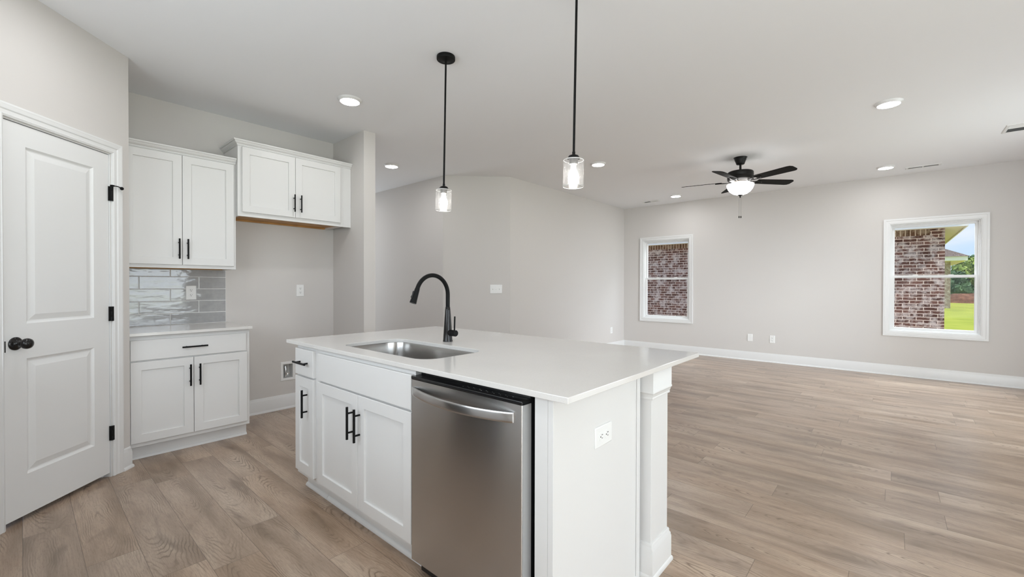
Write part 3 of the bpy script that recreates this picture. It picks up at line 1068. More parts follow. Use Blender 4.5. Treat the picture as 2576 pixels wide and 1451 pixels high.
# --- kitchen run behind the viewer (the dishwasher front mirrors it); local front faces +Y
for kx, kw, lab in ((-2.665, 0.48, 'white base cabinet between the pantry corner and the range behind the viewer'),
                    (-0.700, 1.195, 'wide white base cabinet beside the range behind the viewer')):
    kc = empty('base_cabinet', (kx, -0.140, 0), R(180))
    tag(kc, lab, 'cabinet')
    carcass(kc, kw, 0.600, 0.100, CB - 0.0005)
    MB().box(0.001, kw - 0.001, 0.066, 0.590, 0.0, 0.0995).build('toe_kick', M_CAB, kc)
    nd = 1 if kw < 0.6 else 2
    for q in range(nd):
        xa, xb = 0.012 + q * (kw - 0.02) / nd, (q + 1) * (kw - 0.02) / nd + 0.008
        dd_ = slab_front(MB(), xa, xb, 0.700, 0.845).build('drawer', M_CAB, kc)
        bar_pull(dd_, (xa + xb) / 2, 0.772, 0.157, False)
        dd_ = shaker(MB(), xa, xb, 0.130, 0.690).build('door', M_CAB, kc)
        bar_pull(dd_, xb - 0.03 if q == 0 else xa + 0.03, 0.56, 0.158)
    tag(MB().box(kx - kw + 0.001, kx - 0.001, YK + 0.001, -0.115, CB, CT).build('countertop', M_QUARTZ, bevel=0.002), 'white quartz worktop %s the range behind the viewer' % ('left of' if kw < 0.6 else 'right of'), 'countertop')
rg = empty('range', (-1.8985, -0.140, 0), R(180))
tag(rg, 'stainless steel range with black glass oven door behind the viewer', 'range')
MB().box(0.002, 0.760, 0.0, 0.600, 0.08, 0.880).build('body', M_STEEL, rg)
MB().box(0.004, 0.758, -0.030, -0.0005, 0.265, 0.770).build('oven_door', M_BLKPLAST, rg, bevel=0.004)
MB().box(0.004, 0.758, -0.028, -0.0005, 0.085, 0.255).build('drawer', M_BLKPLAST, rg, bevel=0.004)
MB().box(0.004, 0.758, -0.032, -0.0005, 0.780, 0.885).build('control_panel', M_BLKPLAST, rg, bevel=0.004)
MB().tube([(0.06, -0.03, 0.735), (0.06, -0.07, 0.735), (0.70, -0.07, 0.735), (0.70, -0.03, 0.735)], 0.011, 12).build('handle', M_STEEL, rg, smooth=True)
MB().box(0.002, 0.760, 0.0, 0.600, 0.8805, 0.900).build('cooktop', M_BLKPLAST, rg)

# ------------------------------------------------------------------ island
FY = 1.1050        # face frame plane; fronts stand 19 mm proud


def toe(root, w):
    MB().box(0.001, w - 0.001, 0.060, 0.55, 0.0, 0.0995).build('toe_kick', M_CAB, root)
    MB().mould([(0, 0), (-0.014, 0), (-0.0135, 0.006), (-0.010, 0.013), (-0.004, 0.018), (0, 0.019)], [(0.001, 0.0598), (w - 0.001, 0.0598)], plan).build('shoe_moulding', M_CAB, root, smooth=True)


nx = -2.7000
nc = empty('base_cabinet', (nx, FY, 0))
tag(nc, 'narrow white island cabinet with one drawer and one door beside the sink doors', 'cabinet')
carcass(nc, 0.2745, 0.588, 0.100, CB - 0.0005)
toe(nc, 0.2745)
d = slab_front(MB(), -2.688 - nx, -2.4530 - nx, 0.700, 0.853).build('drawer', M_CAB, nc)
bar_pull(d, -2.570 - nx, 0.777, 0.157, False)
d = shaker(MB(), -2.688 - nx, -2.4530 - nx, dz0, dz1).build('door', M_CAB, nc)
bar_pull(d, -2.5270 - nx, 0.5480, 0.158)

sx = -2.4250
sc = empty('base_cabinet', (sx, FY, 0))
tag(sc, 'white island cabinet with false drawer front and two tall doors below the sink', 'cabinet')
sw = 0.9095
cm = MB()
cm.box(0, 0.018, 0, 0.588, 0.1, CB - 0.0005).box(sw - 0.018, sw, 0, 0.588, 0.1, CB - 0.0005)
cm.box(0.018, sw - 0.018, 0, 0.019, 0.1, CB - 0.0005).box(0.018, sw - 0.018, 0.019, 0.588, 0.1, 0.118).box(0.018, sw - 0.018, 0.570, 0.588, 0.118, CB - 0.0005)
cm.build('carcass', M_CAB, sc)
toe(sc, sw)
slab_front(MB(), -2.3960 - sx, -1.5235 - sx, 0.700, 0.849).build('false_front', M_CAB, sc)
d = shaker(MB(), -2.3960 - sx, -1.9640 - sx, dz0, dz1).build('door', M_CAB, sc)
bar_pull(d, -2.0100 - sx, 0.5490, 0.160)
d = shaker(MB(), -1.9610 - sx, -1.5235 - sx, dz0, dz1).build('door', M_CAB, sc)
bar_pull(d, -1.9480 - sx + 0.006, 0.5490, 0.160)

# dishwasher
dx0, dw = -1.5130, 0.6060
dwz = empty('dishwasher', (dx0, FY, 0))
tag(dwz, 'stainless steel dishwasher with curved bar handle in the island', 'dishwasher')
DF = -0.026
MB().box(0.004, dw - 0.004, 0.024, 0.580, 0.010, 0.858).build('tub', M_BLKPLAST, dwz)
fr = MB()
n = 10
pts = []
for i in range(n + 1):
    a = PI / 2 * i / n
    pts.append((0.006 * (1 - math.sin(a)), DF + 0.006 * (1 - math.cos(a))))
left = [(0.0, 0.022)] + [(0.006 * (1 - math.cos(PI / 2 * i / 6)), DF + 0.006 * (1 - math.sin(PI / 2 * i / 6))) for i in range(7)]
right = [(dw - x, y) for x, y in reversed(left)]
poly = left + right
fr.rings([[(x, y, 0.082) for x, y in poly], [(x, y, 0.8355) for x, y in poly]], 0, True, True, True)
door = fr.build('door', M_STEEL, dwz, smooth=True)
MB().box(dw - 0.0005, dw + 0.0006, DF + 0.006, 0.0225, 0.083, 0.8350).build('door_edge', plain('pale_grey_edge', (0.42, 0.42, 0.42), 0.35, metal=0.0), dwz)  # thin pale grey non-metal strip over the door's right side
MB().box(-0.0005, dw + 0.0010, DF - 0.0005, 0.0235, 0.8360, 0.8490).build('control_panel', M_BLKPLAST, dwz, bevel=0.003)
ik = MB()
random.seed(4)
for i in range(16):
    xx = 0.300 + i * 0.0160
    yy = DF + 0.018 + (i % 2) * 0.010
    wv = random.uniform(0.002, 0.006)
    ik.box(xx, xx + wv, yy, yy + 0.0013, 0.84905, 0.84925)
ik.build('control_marks', M_PLATE, dwz)
hn = MB()
rs = []
K = 40
for i in range(K + 1):
    t = i / K
    x = 0.018 + t * (dw - 0.018 - 0.034)
    o = math.sin(PI * t) ** 0.75 * 0.042 + 0.004
    th = 0.010
    yb, yf = DF - o + th * 0.5, DF - o - th * 0.5
    hh = 0.0175
    zc = 0.7905 - 0.004 * math.sin(PI * t)
    sec = []
    for k in range(16):
        a = 2 * PI * k / 16
        cx, sz = math.cos(a), math.sin(a)
        sec.append((x, (yb + yf) / 2 + th * 0.5 * math.copysign(abs(cx) ** 0.5, cx), zc + hh * math.copysign(abs(sz) ** 0.6, sz)))
    rs.append(sec)
hn.rings(rs, 0, True, True, True)
hn.build('handle', M_STEEL, dwz, smooth=True)
MB().box(0.004, dw - 0.004, 0.058, 0.07, 0.0, 0.078).build('kick_plate', M_BLKPLAST, dwz)

# end panel with filler
ep = empty('island_end_panel', (-0.8000, FY, 0))
tag(ep, 'plain white panel closing the island end next to the dishwasher', 'panel')
MB().box(-0.0730, -0.0215, 0.0, 0.110, 0.0, CB - 0.0005).build('filler_strip', M_CAB, ep)
MB().box(-0.0210, 0.0, 0.0, 0.612, 0.0, CB - 0.0005).build('side_panel', M_CAB, ep, bevel=0.001)
MB().box(-1.899, -0.0215, 0.590, 0.612, 0.0, CB - 0.0005).build('back_panel', M_CAB, ep)
MB().box(0.0003, 0.0060, 0.586, 0.6120, 0.0, CB - 0.0005).build('corner_bead', M_CAB, ep, bevel=0.002)
MB().mould([(0, 0), (-0.014, 0), (-0.0135, 0.006), (-0.010, 0.013), (-0.004, 0.018), (0, 0.019)], [(0.0003, 0.0), (0.0003, 0.585)], plan).build('shoe_moulding', M_CAB, ep, smooth=True)

# post
pc = Vector((-0.841, 1.8260, 0))
ps = empty('support_post', pc)
tag(ps, 'square white post with moulded cap and plinth under the island overhang', 'post')
hs = 0.086
MB().box(-hs, hs, -hs, hs, 0.12, CB - 0.02).build('shaft', M_CAB, ps, bevel=0.0015)


def square_ring(prof):
    sq = [(-hs, -hs), (hs, -hs), (hs, hs), (-hs, hs)]
    return MB().mould([(-a, h) for a, h in prof], sq, plan, closed=True)


square_ring([(-0.001, 0.752), (0.006, 0.752), (0.0075, 0.757), (0.006, 0.762), (0.009, 0.768), (0.0105, 0.776), (0.014, 0.780), (0.014, 0.786), (0.0125, 0.788), (0.0125, CB - 0.0005), (-0.001, CB - 0.0005)]).build('capital', M_CAB, ps, smooth=True)
square_ring([(-0.001, 0.0), (0.020, 0.0), (0.020, 0.010), (0.017, 0.018), (0.014, 0.020), (0.014, 0.110), (0.012, 0.117), (0.012, 0.123), (0.007, 0.131), (0.007, 0.139), (0.004, 0.146), (-0.001, 0.1475)]).build('plinth', M_CAB, ps, smooth=True)

# worktop with sink cut-out
IX0, IX1, IY0, IY1 = -2.8065, -0.7281, 1.0806, 2.2445
HX0, HX1, HY0, HY1, HR = -2.343, -1.563, 1.188, 1.577, 0.095


def slab_with_hole(name, mat):
    bm = bmesh.new()
    lo, hi = [], []
    outer = [(IX0, IY0), (IX1, IY0), (IX1, IY1), (IX0, IY1)]
    inner = rrect(HX0, HX1, HY0, HY1, HR, 10)
    loops = []
    for z in (CB, CT):
        es = []
        lz = []
        for loop in (outer, inner):
            vv = [bm.verts.new((x, y, z)) for x, y in loop]
            lz.append(vv)
            for i in range(len(vv)):
                es.append(bm.edges.new((vv[i], vv[(i + 1) % len(vv)])))
        bmesh.ops.triangle_fill(bm, use_beauty=True, use_dissolve=False, edges=es)
        loops.append(lz)
    for q in range(2):
        a, b = loops[0][q], loops[1][q]
        for i in range(len(a)):
            j = (i + 1) % len(a)
            bm.faces.new((a[i], a[j], b[j], b[i]))
    bmesh.ops.recalc_face_normals(bm, faces=bm.faces)
    me = bpy.data.meshes.new(name)
    bm.to_mesh(me)
    bm.free()
    me.materials.append(mat)
    o = bpy.data.objects.new(name, me)
    COL.objects.link(o)
    b = o.modifiers.new('edge', 'BEVEL')
    b.width = 0.002
    b.segments = 2
    b.limit_method = 'ANGLE'
    b.angle_limit = R(50)
    return o


tag(slab_with_hole('countertop', M_QUARTZ), 'large white quartz island worktop with an undermount sink cut-out', 'countertop')

# sink
sk = MB()
loops = [(0.022, 0.8715), (0.006, 0.8715), (0.005, 0.868), (0.002, 0.80), (-0.004, 0.705), (-0.012, 0.685), (-0.035, 0.674), (-0.10, 0.671)]
rings = []
for off, z in loops:
    rr = max(0.03, HR + off)
    rings.append([(x, y, z) for x, y in rrect(HX0 - off, HX1 + off, HY0 - off, HY1 + off, rr, 10)])
sk.rings(rings, 0, True, False, True)
sink = sk.build('sink', M_SINK, smooth=True)
tag(sink, 'stainless steel undermount basin set into the island worktop', 'sink')
MB().lathe([(0.001, 0.673), (0.03, 0.673), (0.042, 0.6745), (0.045, 0.672)], 24, ((HX0 + HX1) / 2, (HY0 + HY1) / 2 + 0.06, 0)).build('drain', M_CHROME, sink, smooth=True)

# faucet
fc = empty('kitchen_faucet', (-1.9970, 1.6860, CT))
tag(fc, 'tall matte black gooseneck faucet behind the island sink', 'faucet')
MB().lathe([(0.0, 0.0), (0.0290, 0.0), (0.0290, 0.004), (0.0275, 0.010), (0.0250, 0.060), (0.0205, 0.125), (0.0160, 0.185), (0.0142, 0.2045), (0.0128, 0.206)], 32).build('body', M_BRONZE, fc, smooth=True)
arc = []
r_arc, ztop = 0.1130, 1.2850 - CT
zc = ztop - r_arc
arc.append((0, 0, 0.205))
arc.append((0, 0, 0.25))
for i in range(0, 29):
    a = R(i * (162.0 / 28))
    arc.append((0, -r_arc + r_arc * math.cos(a), zc + r_arc * math.sin(a)))
endp, prevp = Vector(arc[-1]), Vector(arc[-2])
dirv = (endp - prevp).normalized()
MB().tube(arc, 0.0122, 18).build('gooseneck', M_BLACK, fc, smooth=True)
sp = MB()
sp.tube([endp - dirv * 0.004, endp + dirv * 0.004, endp + dirv * 0.030, endp + dirv * 0.070, endp + dirv * 0.084, endp + dirv * 0.0845], [0.0128, 0.0138, 0.0152, 0.0180, 0.0192, 0.015], 20)
sp.build('spray_head', M_BLACK, fc, smooth=True)
bt = MB()
side = Vector((0, -0.951, 0.309))
q = endp + dirv * 0.040
bt.tube([q + side * 0.010 - dirv * 0.026, q + side * 0.0185 - dirv * 0.018, q + side * 0.0175, q + side * 0.020 + dirv * 0.014, q + side * 0.012 + dirv * 0.022], [0.003, 0.0055, 0.0045, 0.0055, 0.003], 10)
bt.build('spray_button', M_RUBBER, fc, smooth=True)
rotx = Matrix.Rotation(R(90), 3, 'Y')
vb = MB()
vb.lathe([(0.0, 0.0), (0.0185, 0.0), (0.0185, 0.045), (0.0172, 0.046), (0.0172, 0.048), (0.0185, 0.049), (0.0185, 0.072), (0.0165, 0.0745), (0.0, 0.0745)], 24, (0, 0, 0.0530), rotx)
hv = vb.build('handle', M_BLACK, fc, smooth=True)
MB().tube([(0.060, 0, 0.066), (0.060, 0.001, 0.100), (0.060, 0.003, 0.1520)], [0.0050, 0.0048, 0.0048], 12).build('lever', M_BLACK, hv, smooth=True)

# ------------------------------------------------------------------ plates on walls


def plate_mesh(w, h, t=0.006):
    e = 0.003
    mb = MB()
    rs = []
    for ins, yy in ((0.0, 0.0), (0.0, -t * 0.5), (e, -t)):
        rs.append([(x, yy, z) for x, z in rrect(-w / 2 + ins, w / 2 - ins, -h / 2 + ins, h / 2 - ins, 0.004, 3)])
    return mb.rings(rs, 0, True, True, True)


def outlet(loc, rz, label, turned=False, w=0.075, h=0.120):
    root = empty('wall_outlet', loc, rz)
    tag(root, label, 'outlet', 'duplex outlets')

    def tr(mb):
        return mb.merge_move(lambda p: Vector((p.z, p.y, -p.x))) if turned else mb
    tr(plate_mesh(w, h)).build('cover_plate', M_PLATE, root, smooth=True)
    for s in (-1, 1):
        zc = 0.0205 * s
        mb = MB()
        pr = [(0.0165 * math.cos(2 * PI * i / 28), max(-0.0135, min(0.0135, 0.0165 * math.sin(2 * PI * i / 28)))) for i in range(28)]
        mb.rings([[(x, -0.0055, z + zc) for x, z in pr], [(x, -0.0072, z + zc) for x, z in pr], [(x * .95, -0.0077, z * .95 + zc) for x, z in pr]], 0, True, False, True)
        rc_ = tr(mb).build('receptacle', M_PLATE, root)
        sl = MB()
        sl.box(-0.0072, -0.0048, -0.0081, -0.0076, zc - 0.0005, zc + 0.0085)
        sl.box(0.0048, 0.0070, -0.0081, -0.0076, zc + 0.0005, zc + 0.0075)
        sl.lathe([(0.0028, 0.0), (0.0028, 0.0005), (0.0001, 0.0005)], 12, (0, -0.0076, zc - 0.0065), Matrix.Rotation(R(90), 3, 'X'))
        tr(sl).build('slots', M_SLOT, rc_)
    sc_ = MB().lathe([(0.003, 0), (0.003, 0.0008), (0.0001, 0.0012)], 12, (0, -0.006, 0), Matrix.Rotation(R(90), 3, 'X'))
    tr(sc_).build('screw', M_PLATE, root)
    return root


outlet((XC + 0.0088, 0.9640, 1.1590), R(90), 'white outlet set in the grey tile backsplash')
outlet((XC + 0.0003, 1.8780, 1.1700), R(90), 'white outlet on the wall of the empty fridge space')
outlet((-0.7997, 1.4140, 0.6800), R(90), 'white outlet turned sideways on the island end panel', turned=True)
outlet((-1.4490, YW - 0.0003, 0.3710), 0, 'white outlet low on the window wall with two sockets')
outlet((XL + 0.0003, 7.4400, 0.3750), R(90), 'white outlet low on the living room wall near the far corner')
bp_ = empty('blank_plate', (-1.7700, YW - 0.0003, 0.3740), 0)
tag(bp_, 'blank white wall plate left of the outlet on the window wall', 'plate')
plate_mesh(0.075, 0.120).build('cover_plate', M_PLATE, bp_, smooth=True)
MB().box(0.012, 0.016, -0.0066, -0.0058, -0.045, 0.045).build('rib', M_PLATE, bp_)
swr = empty('light_switch', (-4.1670 + 0.0003, 4.3910 - 0.0003, 1.1740), R(45))
tag(swr, 'white triple light switch on the slanted wall', 'switch')
plate_mesh(0.170, 0.122).build('cover_plate', M_PLATE, swr, smooth=True)
for i, up in ((-1, 1), (0, -1), (1, 1)):
    tg = MB()
    cx = i * 0.046
    tg.box(cx - 0.005, cx + 0.005, -0.0066, -0.0058, -0.012, 0.012)
    tg.quad([(cx - 0.004, -0.0062, -0.010 * up), (cx + 0.004, -0.0062, -0.010 * up), (cx + 0.0035, -0.016, 0.006 * up), (cx - 0.0035, -0.016, 0.006 * up)])
    tg.quad([(cx - 0.004, -0.0062, 0.010 * up), (cx + 0.004, -0.0062, 0.010 * up), (cx + 0.0035, -0.016, 0.006 * up), (cx - 0.0035, -0.016, 0.006 * up)])
    tg.quad([(cx - 0.004, -0.0062, 0.010 * up), (cx - 0.004, -0.0062, -0.010 * up), (cx - 0.0035, -0.016, 0.006 * up)])
    tg.quad([(cx + 0.004, -0.0062, 0.010 * up), (cx + 0.004, -0.0062, -0.010 * up), (cx + 0.0035, -0.016, 0.006 * up)])
    tg.build('toggle', M_PLATE, swr)

# ice-maker valve box
ib = empty('water_valve_box', (XC + 0.0003, 1.7545, 0.3700), R(90))
tag(ib, 'recessed white water valve box low in the empty fridge space', 'valve box')
fm = MB()
path = [(-0.0400, -0.068), (0.0480, -0.068), (0.0480, 0.068), (-0.0400, 0.068)]
fm.mould([(0.0, 0.0), (0.0, 0.003), (-0.004, 0.007), (-0.020, 0.007), (-0.026, 0.004), (-0.026, 0.0)], path, pm, closed=True)
fm.build('frame', M_PLATE, ib)
bxm = MB()
a0, a1, c0, c1 = -0.0398, 0.0478, -0.0678, 0.0678
bxm.quad([(a0, 0.075, c0), (a1, 0.075, c0), (a1, 0.075, c1), (a0, 0.075, c1)])
bxm.quad([(a0, 0, c0), (a0, 0.075, c0), (a0, 0.075, c1), (a0, 0, c1)])
bxm.quad([(a1, 0, c0), (a1, 0, c1), (a1, 0.075, c1), (a1, 0.075, c0)])
bxm.quad([(a0, 0, c0), (a1, 0, c0), (a1, 0.075, c0), (a0, 0.075, c0)])
bxm.quad([(a0, 0, c1), (a0, 0.075, c1), (a1, 0.075, c1), (a1, 0, c1)])
bxm.build('recess', M_VENT, ib)
vm = MB()
vm.lathe([(0.0115, -0.066), (0.0115, -0.036), (0.009, -0.034), (0.009, -0.012), (0.0125, -0.010), (0.0125, 0.044), (0.010, 0.048), (0.001, 0.049)], 18, (-0.005, 0.042, 0))
vm.lathe([(0.0, 0.0), (0.010, 0.0), (0.010, 0.018), (0.012, 0.019), (0.012, 0.028), (0.004, 0.0285)], 16, (-0.005, 0.036, -0.030), Matrix.Rotation(R(90), 3, 'X'))
vm.build('valve', M_CHROME, ib, smooth=True)
MB().tube([(-0.012, 0.020, -0.030), (0.028, 0.020, -0.024)], 0.0055, 10).build('valve_handle', M_CHROME, ib, smooth=True)

# ------------------------------------------------------------------ ceiling fittings


def recessed(loc, label):
    root = empty('recessed_light', loc)
    tag(root, label, 'ceiling light', 'recessed disc lights in the ceiling')
    MB().lathe([(0.094, 0.0), (0.093, -0.004), (0.086, -0.010), (0.078, -0.019), (0.0745, -0.021), (0.0735, -0.017)], 40).build('trim_ring', M_TRIM, root, smooth=True)
    MB().lathe([(0.0, -0.0225), (0.04, -0.0222), (0.066, -0.0208), (0.0735, -0.0175)], 40).build('lens', M_LENS, root, smooth=True)
    return root


LIGHTS = [((-3.345, 1.785), 'lit disc light over the floor before the fridge space'),
          ((-4.775, 3.108), 'lit disc light over the hallway entrance'),
          ((-2.765, 4.753), 'lit disc light right of the second pendant near the slanted wall'),
          ((-2.757, 7.288), 'lit disc light left of the fan near the window wall'),
          ((-0.040, 4.747), 'largest lit disc light at the upper right of the ceiling'),
          ((-0.085, 7.275), 'lit disc light beside the slotted vent above the right window'),
          ((-6.700, 3.108), 'unseen disc light added deep in the hallway'),  # added out of view to brighten the hall wall
          ((-1.450, 0.340), 'unseen disc light added over the kitchen aisle beside the dishwasher'),  # added out of view to fill the aisle and left cabinets
          ((0.100, 0.340), 'unseen disc light added above the viewer'),  # added out of view as overhead fill
          ((-2.915, 0.368), 'lit disc light in front of the pantry door at the picture top')]
proto = None
for (x, y), lab in LIGHTS:
    if proto is None:
        proto = recessed((x, y, H), lab)
    else:
        c = copy_tree(proto)
        c.location = (x, y, H)
        c['label'] = lab


def register(loc, w, dpt_, banks, label, slat_dir='y'):
    root = empty('ceiling_vent', loc)
    tag(root, label, 'vent')
    hw, hd = w / 2, dpt_ / 2
    mpz = lambda u, v, d: (u, v, -d)
    MB().mould([(0, 0), (0, 0.003), (0.004, 0.007), (0.024, 0.009), (0.026, 0.004), (0.026, 0.0)], [(-hw, -hd), (hw, -hd), (hw, hd), (-hw, hd)], mpz, closed=True).build('frame', M_VENT, root)
    MB().box(-hw + 0.02, hw - 0.02, -hd + 0.02, hd - 0.02, -0.0012, -0.0004).build('opening', M_DARK, root)
    sl = MB()
    xin0, xin1, yin0, yin1 = -hw + 0.026, hw - 0.026, -hd + 0.026, hd - 0.026
    sl.box(-0.006, 0.006, yin0, yin1, -0.008, -0.002)
    if banks == 2:
        for a, b, tilt in ((xin0, -0.006, -1), (0.006, xin1, 1)):
            k = max(4, int((b - a) / 0.012))
            for i in range(k):
                x = a + (b - a) * (i + 0.5) / k
                sl.quad([(x - 0.0018 * tilt, yin0, -0.0055), (x + 0.0018 * tilt, yin0, -0.002), (x + 0.0018 * tilt, yin1, -0.002), (x - 0.0018 * tilt, yin1, -0.0055)])
    else:
        for a, b, tilt in ((yin0, -0.004, -1), (0.004, yin1, 1)):
            k = max(4, int((b - a) / 0.014))
            for i in range(k):
                y = a + (b - a) * (i + 0.5) / k
                sl.quad([(xin0, y - 0.005 * tilt, -0.008), (xin1, y - 0.005 * tilt, -0.008), (xin1, y + 0.005 * tilt, -0.002), (xin0, y + 0.005 * tilt, -0.002)])
    sl.build('louvers', M_VENT, root)
    return root


register((-3.285, 7.510, H), 0.30, 0.135, 2, 'small slotted vent at the far left of the living room ceiling')
register((0.270, 7.550, H), 0.33, 0.130, 2, 'slotted vent in the ceiling above the right window')
register((0.965, 6.285, H), 0.35, 0.30, 1, 'square louvred vent at the right edge of the ceiling')


def pendant(x, y, label, tilt):
    root = empty('pendant_light', (x, y, H))
    tag(root, label, 'pendant light', 'glass pendants above the island')
    MB().lathe([(0.0, 0.0), (0.0600, 0.0), (0.0610, -0.003), (0.0610, -0.020), (0.0590, -0.024), (0.0480, -0.026), (0.0470, -0.024), (0.030, -0.026), (0.012, -0.030), (0.0, -0.031)], 40).build('canopy', M_BLACK, root, smooth=True)
    ax = Matrix.Rotation(tilt, 3, Vector((-0.661, 0.750, 0)))

    def mv(mb):
        return mb.merge_move(lambda p: ax @ p)
    mv(MB().lathe([(0.0078, -0.028), (0.0078, -0.050), (0.0062, -0.052), (0.0062, -0.84), (0.0080, -0.842), (0.0080, -0.860)], 16)).build('rod', M_BLACK, root, smooth=True)
    mv(MB().lathe([(0.0062, -0.855), (0.014, -0.858), (0.024, -0.862), (0.0275, -0.868), (0.0315, -0.872), (0.0325, -0.8775), (0.0, -0.8775)], 32)).build('cap', M_BLACK, root, smooth=True)
    mv(MB().lathe([(0.0215, -0.878), (0.0215, -0.905), (0.0200, -0.9055), (0.0, -0.9055)], 24)).build('socket', M_SOCKET, root, smooth=True)
    g = MB().lathe([(0.022, -0.8785), (0.046, -0.8795), (0.0510, -0.8830), (0.0530, -0.890), (0.0535, -1.0170), (0.0525, -1.0185), (0.0508, -1.0170), (0.0503, -0.892), (0.0470, -0.8830), (0.022, -0.8812)], 48)
    sh = mv(g).build('lamp_shade', M_SEEDED, root, smooth=True)
    for zr, rr in ((-1.0170, 0.0521), (-0.8845, 0.0500)):
        rim_glint = MB().lathe([(rr + 0.0015 * math.cos(2 * PI * i / 8), zr + 0.0015 * math.sin(2 * PI * i / 8)) for i in range(9)], 48)
        mv(rim_glint).build('rim_glint', M_RIM_GLINT, sh, smooth=True)
    b = MB().lathe([(0.0125, -0.9065), (0.0125, -0.925), (0.0200, -0.942), (0.0265, -0.960), (0.0275, -0.972), (0.0235, -0.986), (0.012, -0.996), (0.0, -0.998)], 24)
    mv(b).build('bulb', M_BULB, root, smooth=True)
    return root


T = math.atan(0.0155)
pendant(-2.2360, 1.8700, 'glass pendant hanging further away, above the faucet', T)
pendant(-1.2030, 1.8530, 'glass pendant hanging nearer, its canopy above the picture edge', T)

# ceiling fan
fx, fyy = -1.3690, 5.6360
fan = empty('ceiling_fan', (fx, fyy, H))
tag(fan, 'dark five-blade ceiling fan with frosted bowl light', 'ceiling fan')
MB().lathe([(0.0, 0.0), (0.0740, 0.0), (0.0659, -0.010), (0.0619, -0.030), (0.0486, -0.062), (0.0442, -0.078), (0.0389, -0.082), (0.0000, -0.082)], 40).build('canopy', M_FANMETAL, fan, smooth=True)
MB().lathe([(0.0124, -0.080), (0.0124, -0.145), (0.0212, -0.146), (0.0230, -0.158), (0.0000, -0.158)], 20).build('downrod', M_FANMETAL, fan, smooth=True)
MB().lathe([(0.0000, -0.157), (0.0530, -0.157), (0.0972, -0.160), (0.1308, -0.168), (0.1397, -0.178), (0.1414, -0.215), (0.1388, -0.222), (0.1414, -0.229), (0.1388, -0.262), (0.1193, -0.282), (0.0840, -0.290), (0.0000, -0.290)], 48).build('motor_housing', M_FANMETAL, fan, smooth=True)
MB().lathe([(0.0778, -0.289), (0.0707, -0.300), (0.0636, -0.318), (0.0751, -0.323), (0.0000, -0.323)], 40).build('light_fitter', M_NICKEL, fan, smooth=True)
bowl = MB().lathe([(0.1326, -0.316), (0.1441, -0.318), (0.1467, -0.326), (0.1414, -0.345), (0.1291, -0.374), (0.1078, -0.402), (0.0778, -0.424), (0.0424, -0.437), (0.0106, -0.440)], 48).build('bowl_shade', M_BOWL, fan, smooth=True)
MB().lathe([(0.0106, -0.437), (0.0265, -0.440), (0.0248, -0.446), (0.0124, -0.450), (0.0080, -0.460), (0.0088, -0.466), (0.0053, -0.472), (0.0004, -0.475)], 20).build('finial', M_FANMETAL, fan, smooth=True)
for k, dx in enumerate((-0.012, 0.010)):
    px_, py_ = dx * 0.75, dx * 0.66
    ch = MB().tube([(px_ * 0.6, py_ * 0.6, -0.468), (px_, py_, -0.50), (px_, py_, -0.690)], 0.0013, 6).build('pull_chain', M_SOCKET, fan)
    MB().lathe([(0.0009, -0.688), (0.0053, -0.692), (0.0064, -0.702), (0.0053, -0.712), (0.0004, -0.715)], 14, (px_, py_, 0)).build('pull_knob', M_FANMETAL, ch, smooth=True)
for k in range(5):
    ang = R(-25 + 72 * k)
    rt = Matrix.Rotation(ang, 4, 'Z')
    pitch = Matrix.Rotation(R(-12), 4, 'X')
    zb = -0.276
    L0, L1 = 0.200, 0.650
    outline = []
    w0, w1 = 0.052, 0.066
    outline += [(L0, -w0), (L0 + 0.02, -w0 - 0.003), (L1 - 0.05, -w1), (L1 - 0.02, -w1 + 0.006), (L1, -w1 + 0.030), (L1, w1 - 0.030), (L1 - 0.02, w1 - 0.006), (L1 - 0.05, w1), (L0 + 0.02, w0 + 0.003), (L0, w0)]
    bl = MB().prism(outline, -0.003, 0.003)
    bl.merge_move(lambda p: (rt @ Matrix.Translation((0, 0, zb)) @ pitch) @ p)
    bo = bl.build('blade', M_BLADE, fan)
    ar = MB()
    for s in (-1, 1):
        ar.tube([(0.095, 0.012 * s, -0.284 - zb - 0.004), (0.145, 0.020 * s, -0.012), (0.200, 0.030 * s, -0.009), (0.245, 0.022 * s, -0.008), (0.268, 0.0, -0.008)], 0.0055, 8)
    ar.tube([(0.165, -0.022, -0.0115), (0.165, 0.022, -0.0115)], 0.005, 8)
    ar.merge_move(lambda p: (rt @ Matrix.Translation((0, 0, zb)) @ pitch) @ p)
    ar.build('blade_arm', M_FANMETAL, bo, smooth=True)

# ------------------------------------------------------------------ outside
GZ = -0.42
structure(MB().box(-60, 90, 8.3, 160, GZ - 0.3, GZ).build('lawn', M_GRASS), 'sunlit green lawn outside', 'lawn')
structure(MB().box(1.4, 40, -30, 8.3, GZ - 0.3, GZ).build('lawn_side', M_GRASS), 'green lawn beside the house', 'lawn')
structure(MB().box(1.88, 6.2, 3.6, 8.5, H + 0.005, H + 0.12).box(3.31, 6.6, -2.5, 3.6, H + 0.005, H + 0.12).build('sun_block_roof', M_FASCIA), 'unseen roof slab added to block sun on the patio side', 'roof')  # added out of view, keeps direct sun off the patio-side glass

structure(MB().box(-9, 7, 8.5, 13.5, GZ, GZ + 0.02).build('bounce_strip', noise_col('pale_bounce_grey', [(0.3, (0.42, 0.38, 0.34)), (0.7, (0.62, 0.57, 0.52))], 30)), 'unseen pale strip added between the two houses to cut green bounce', 'ground')  # added pale reflector, keeps green lawn bounce off the brick and eave

# neighbouring brick house
nb = empty('brick_house', (-4.0, 12.30, GZ))
tag(nb, 'dark tumbled-brick house wall with white eave filling both windows', 'house')
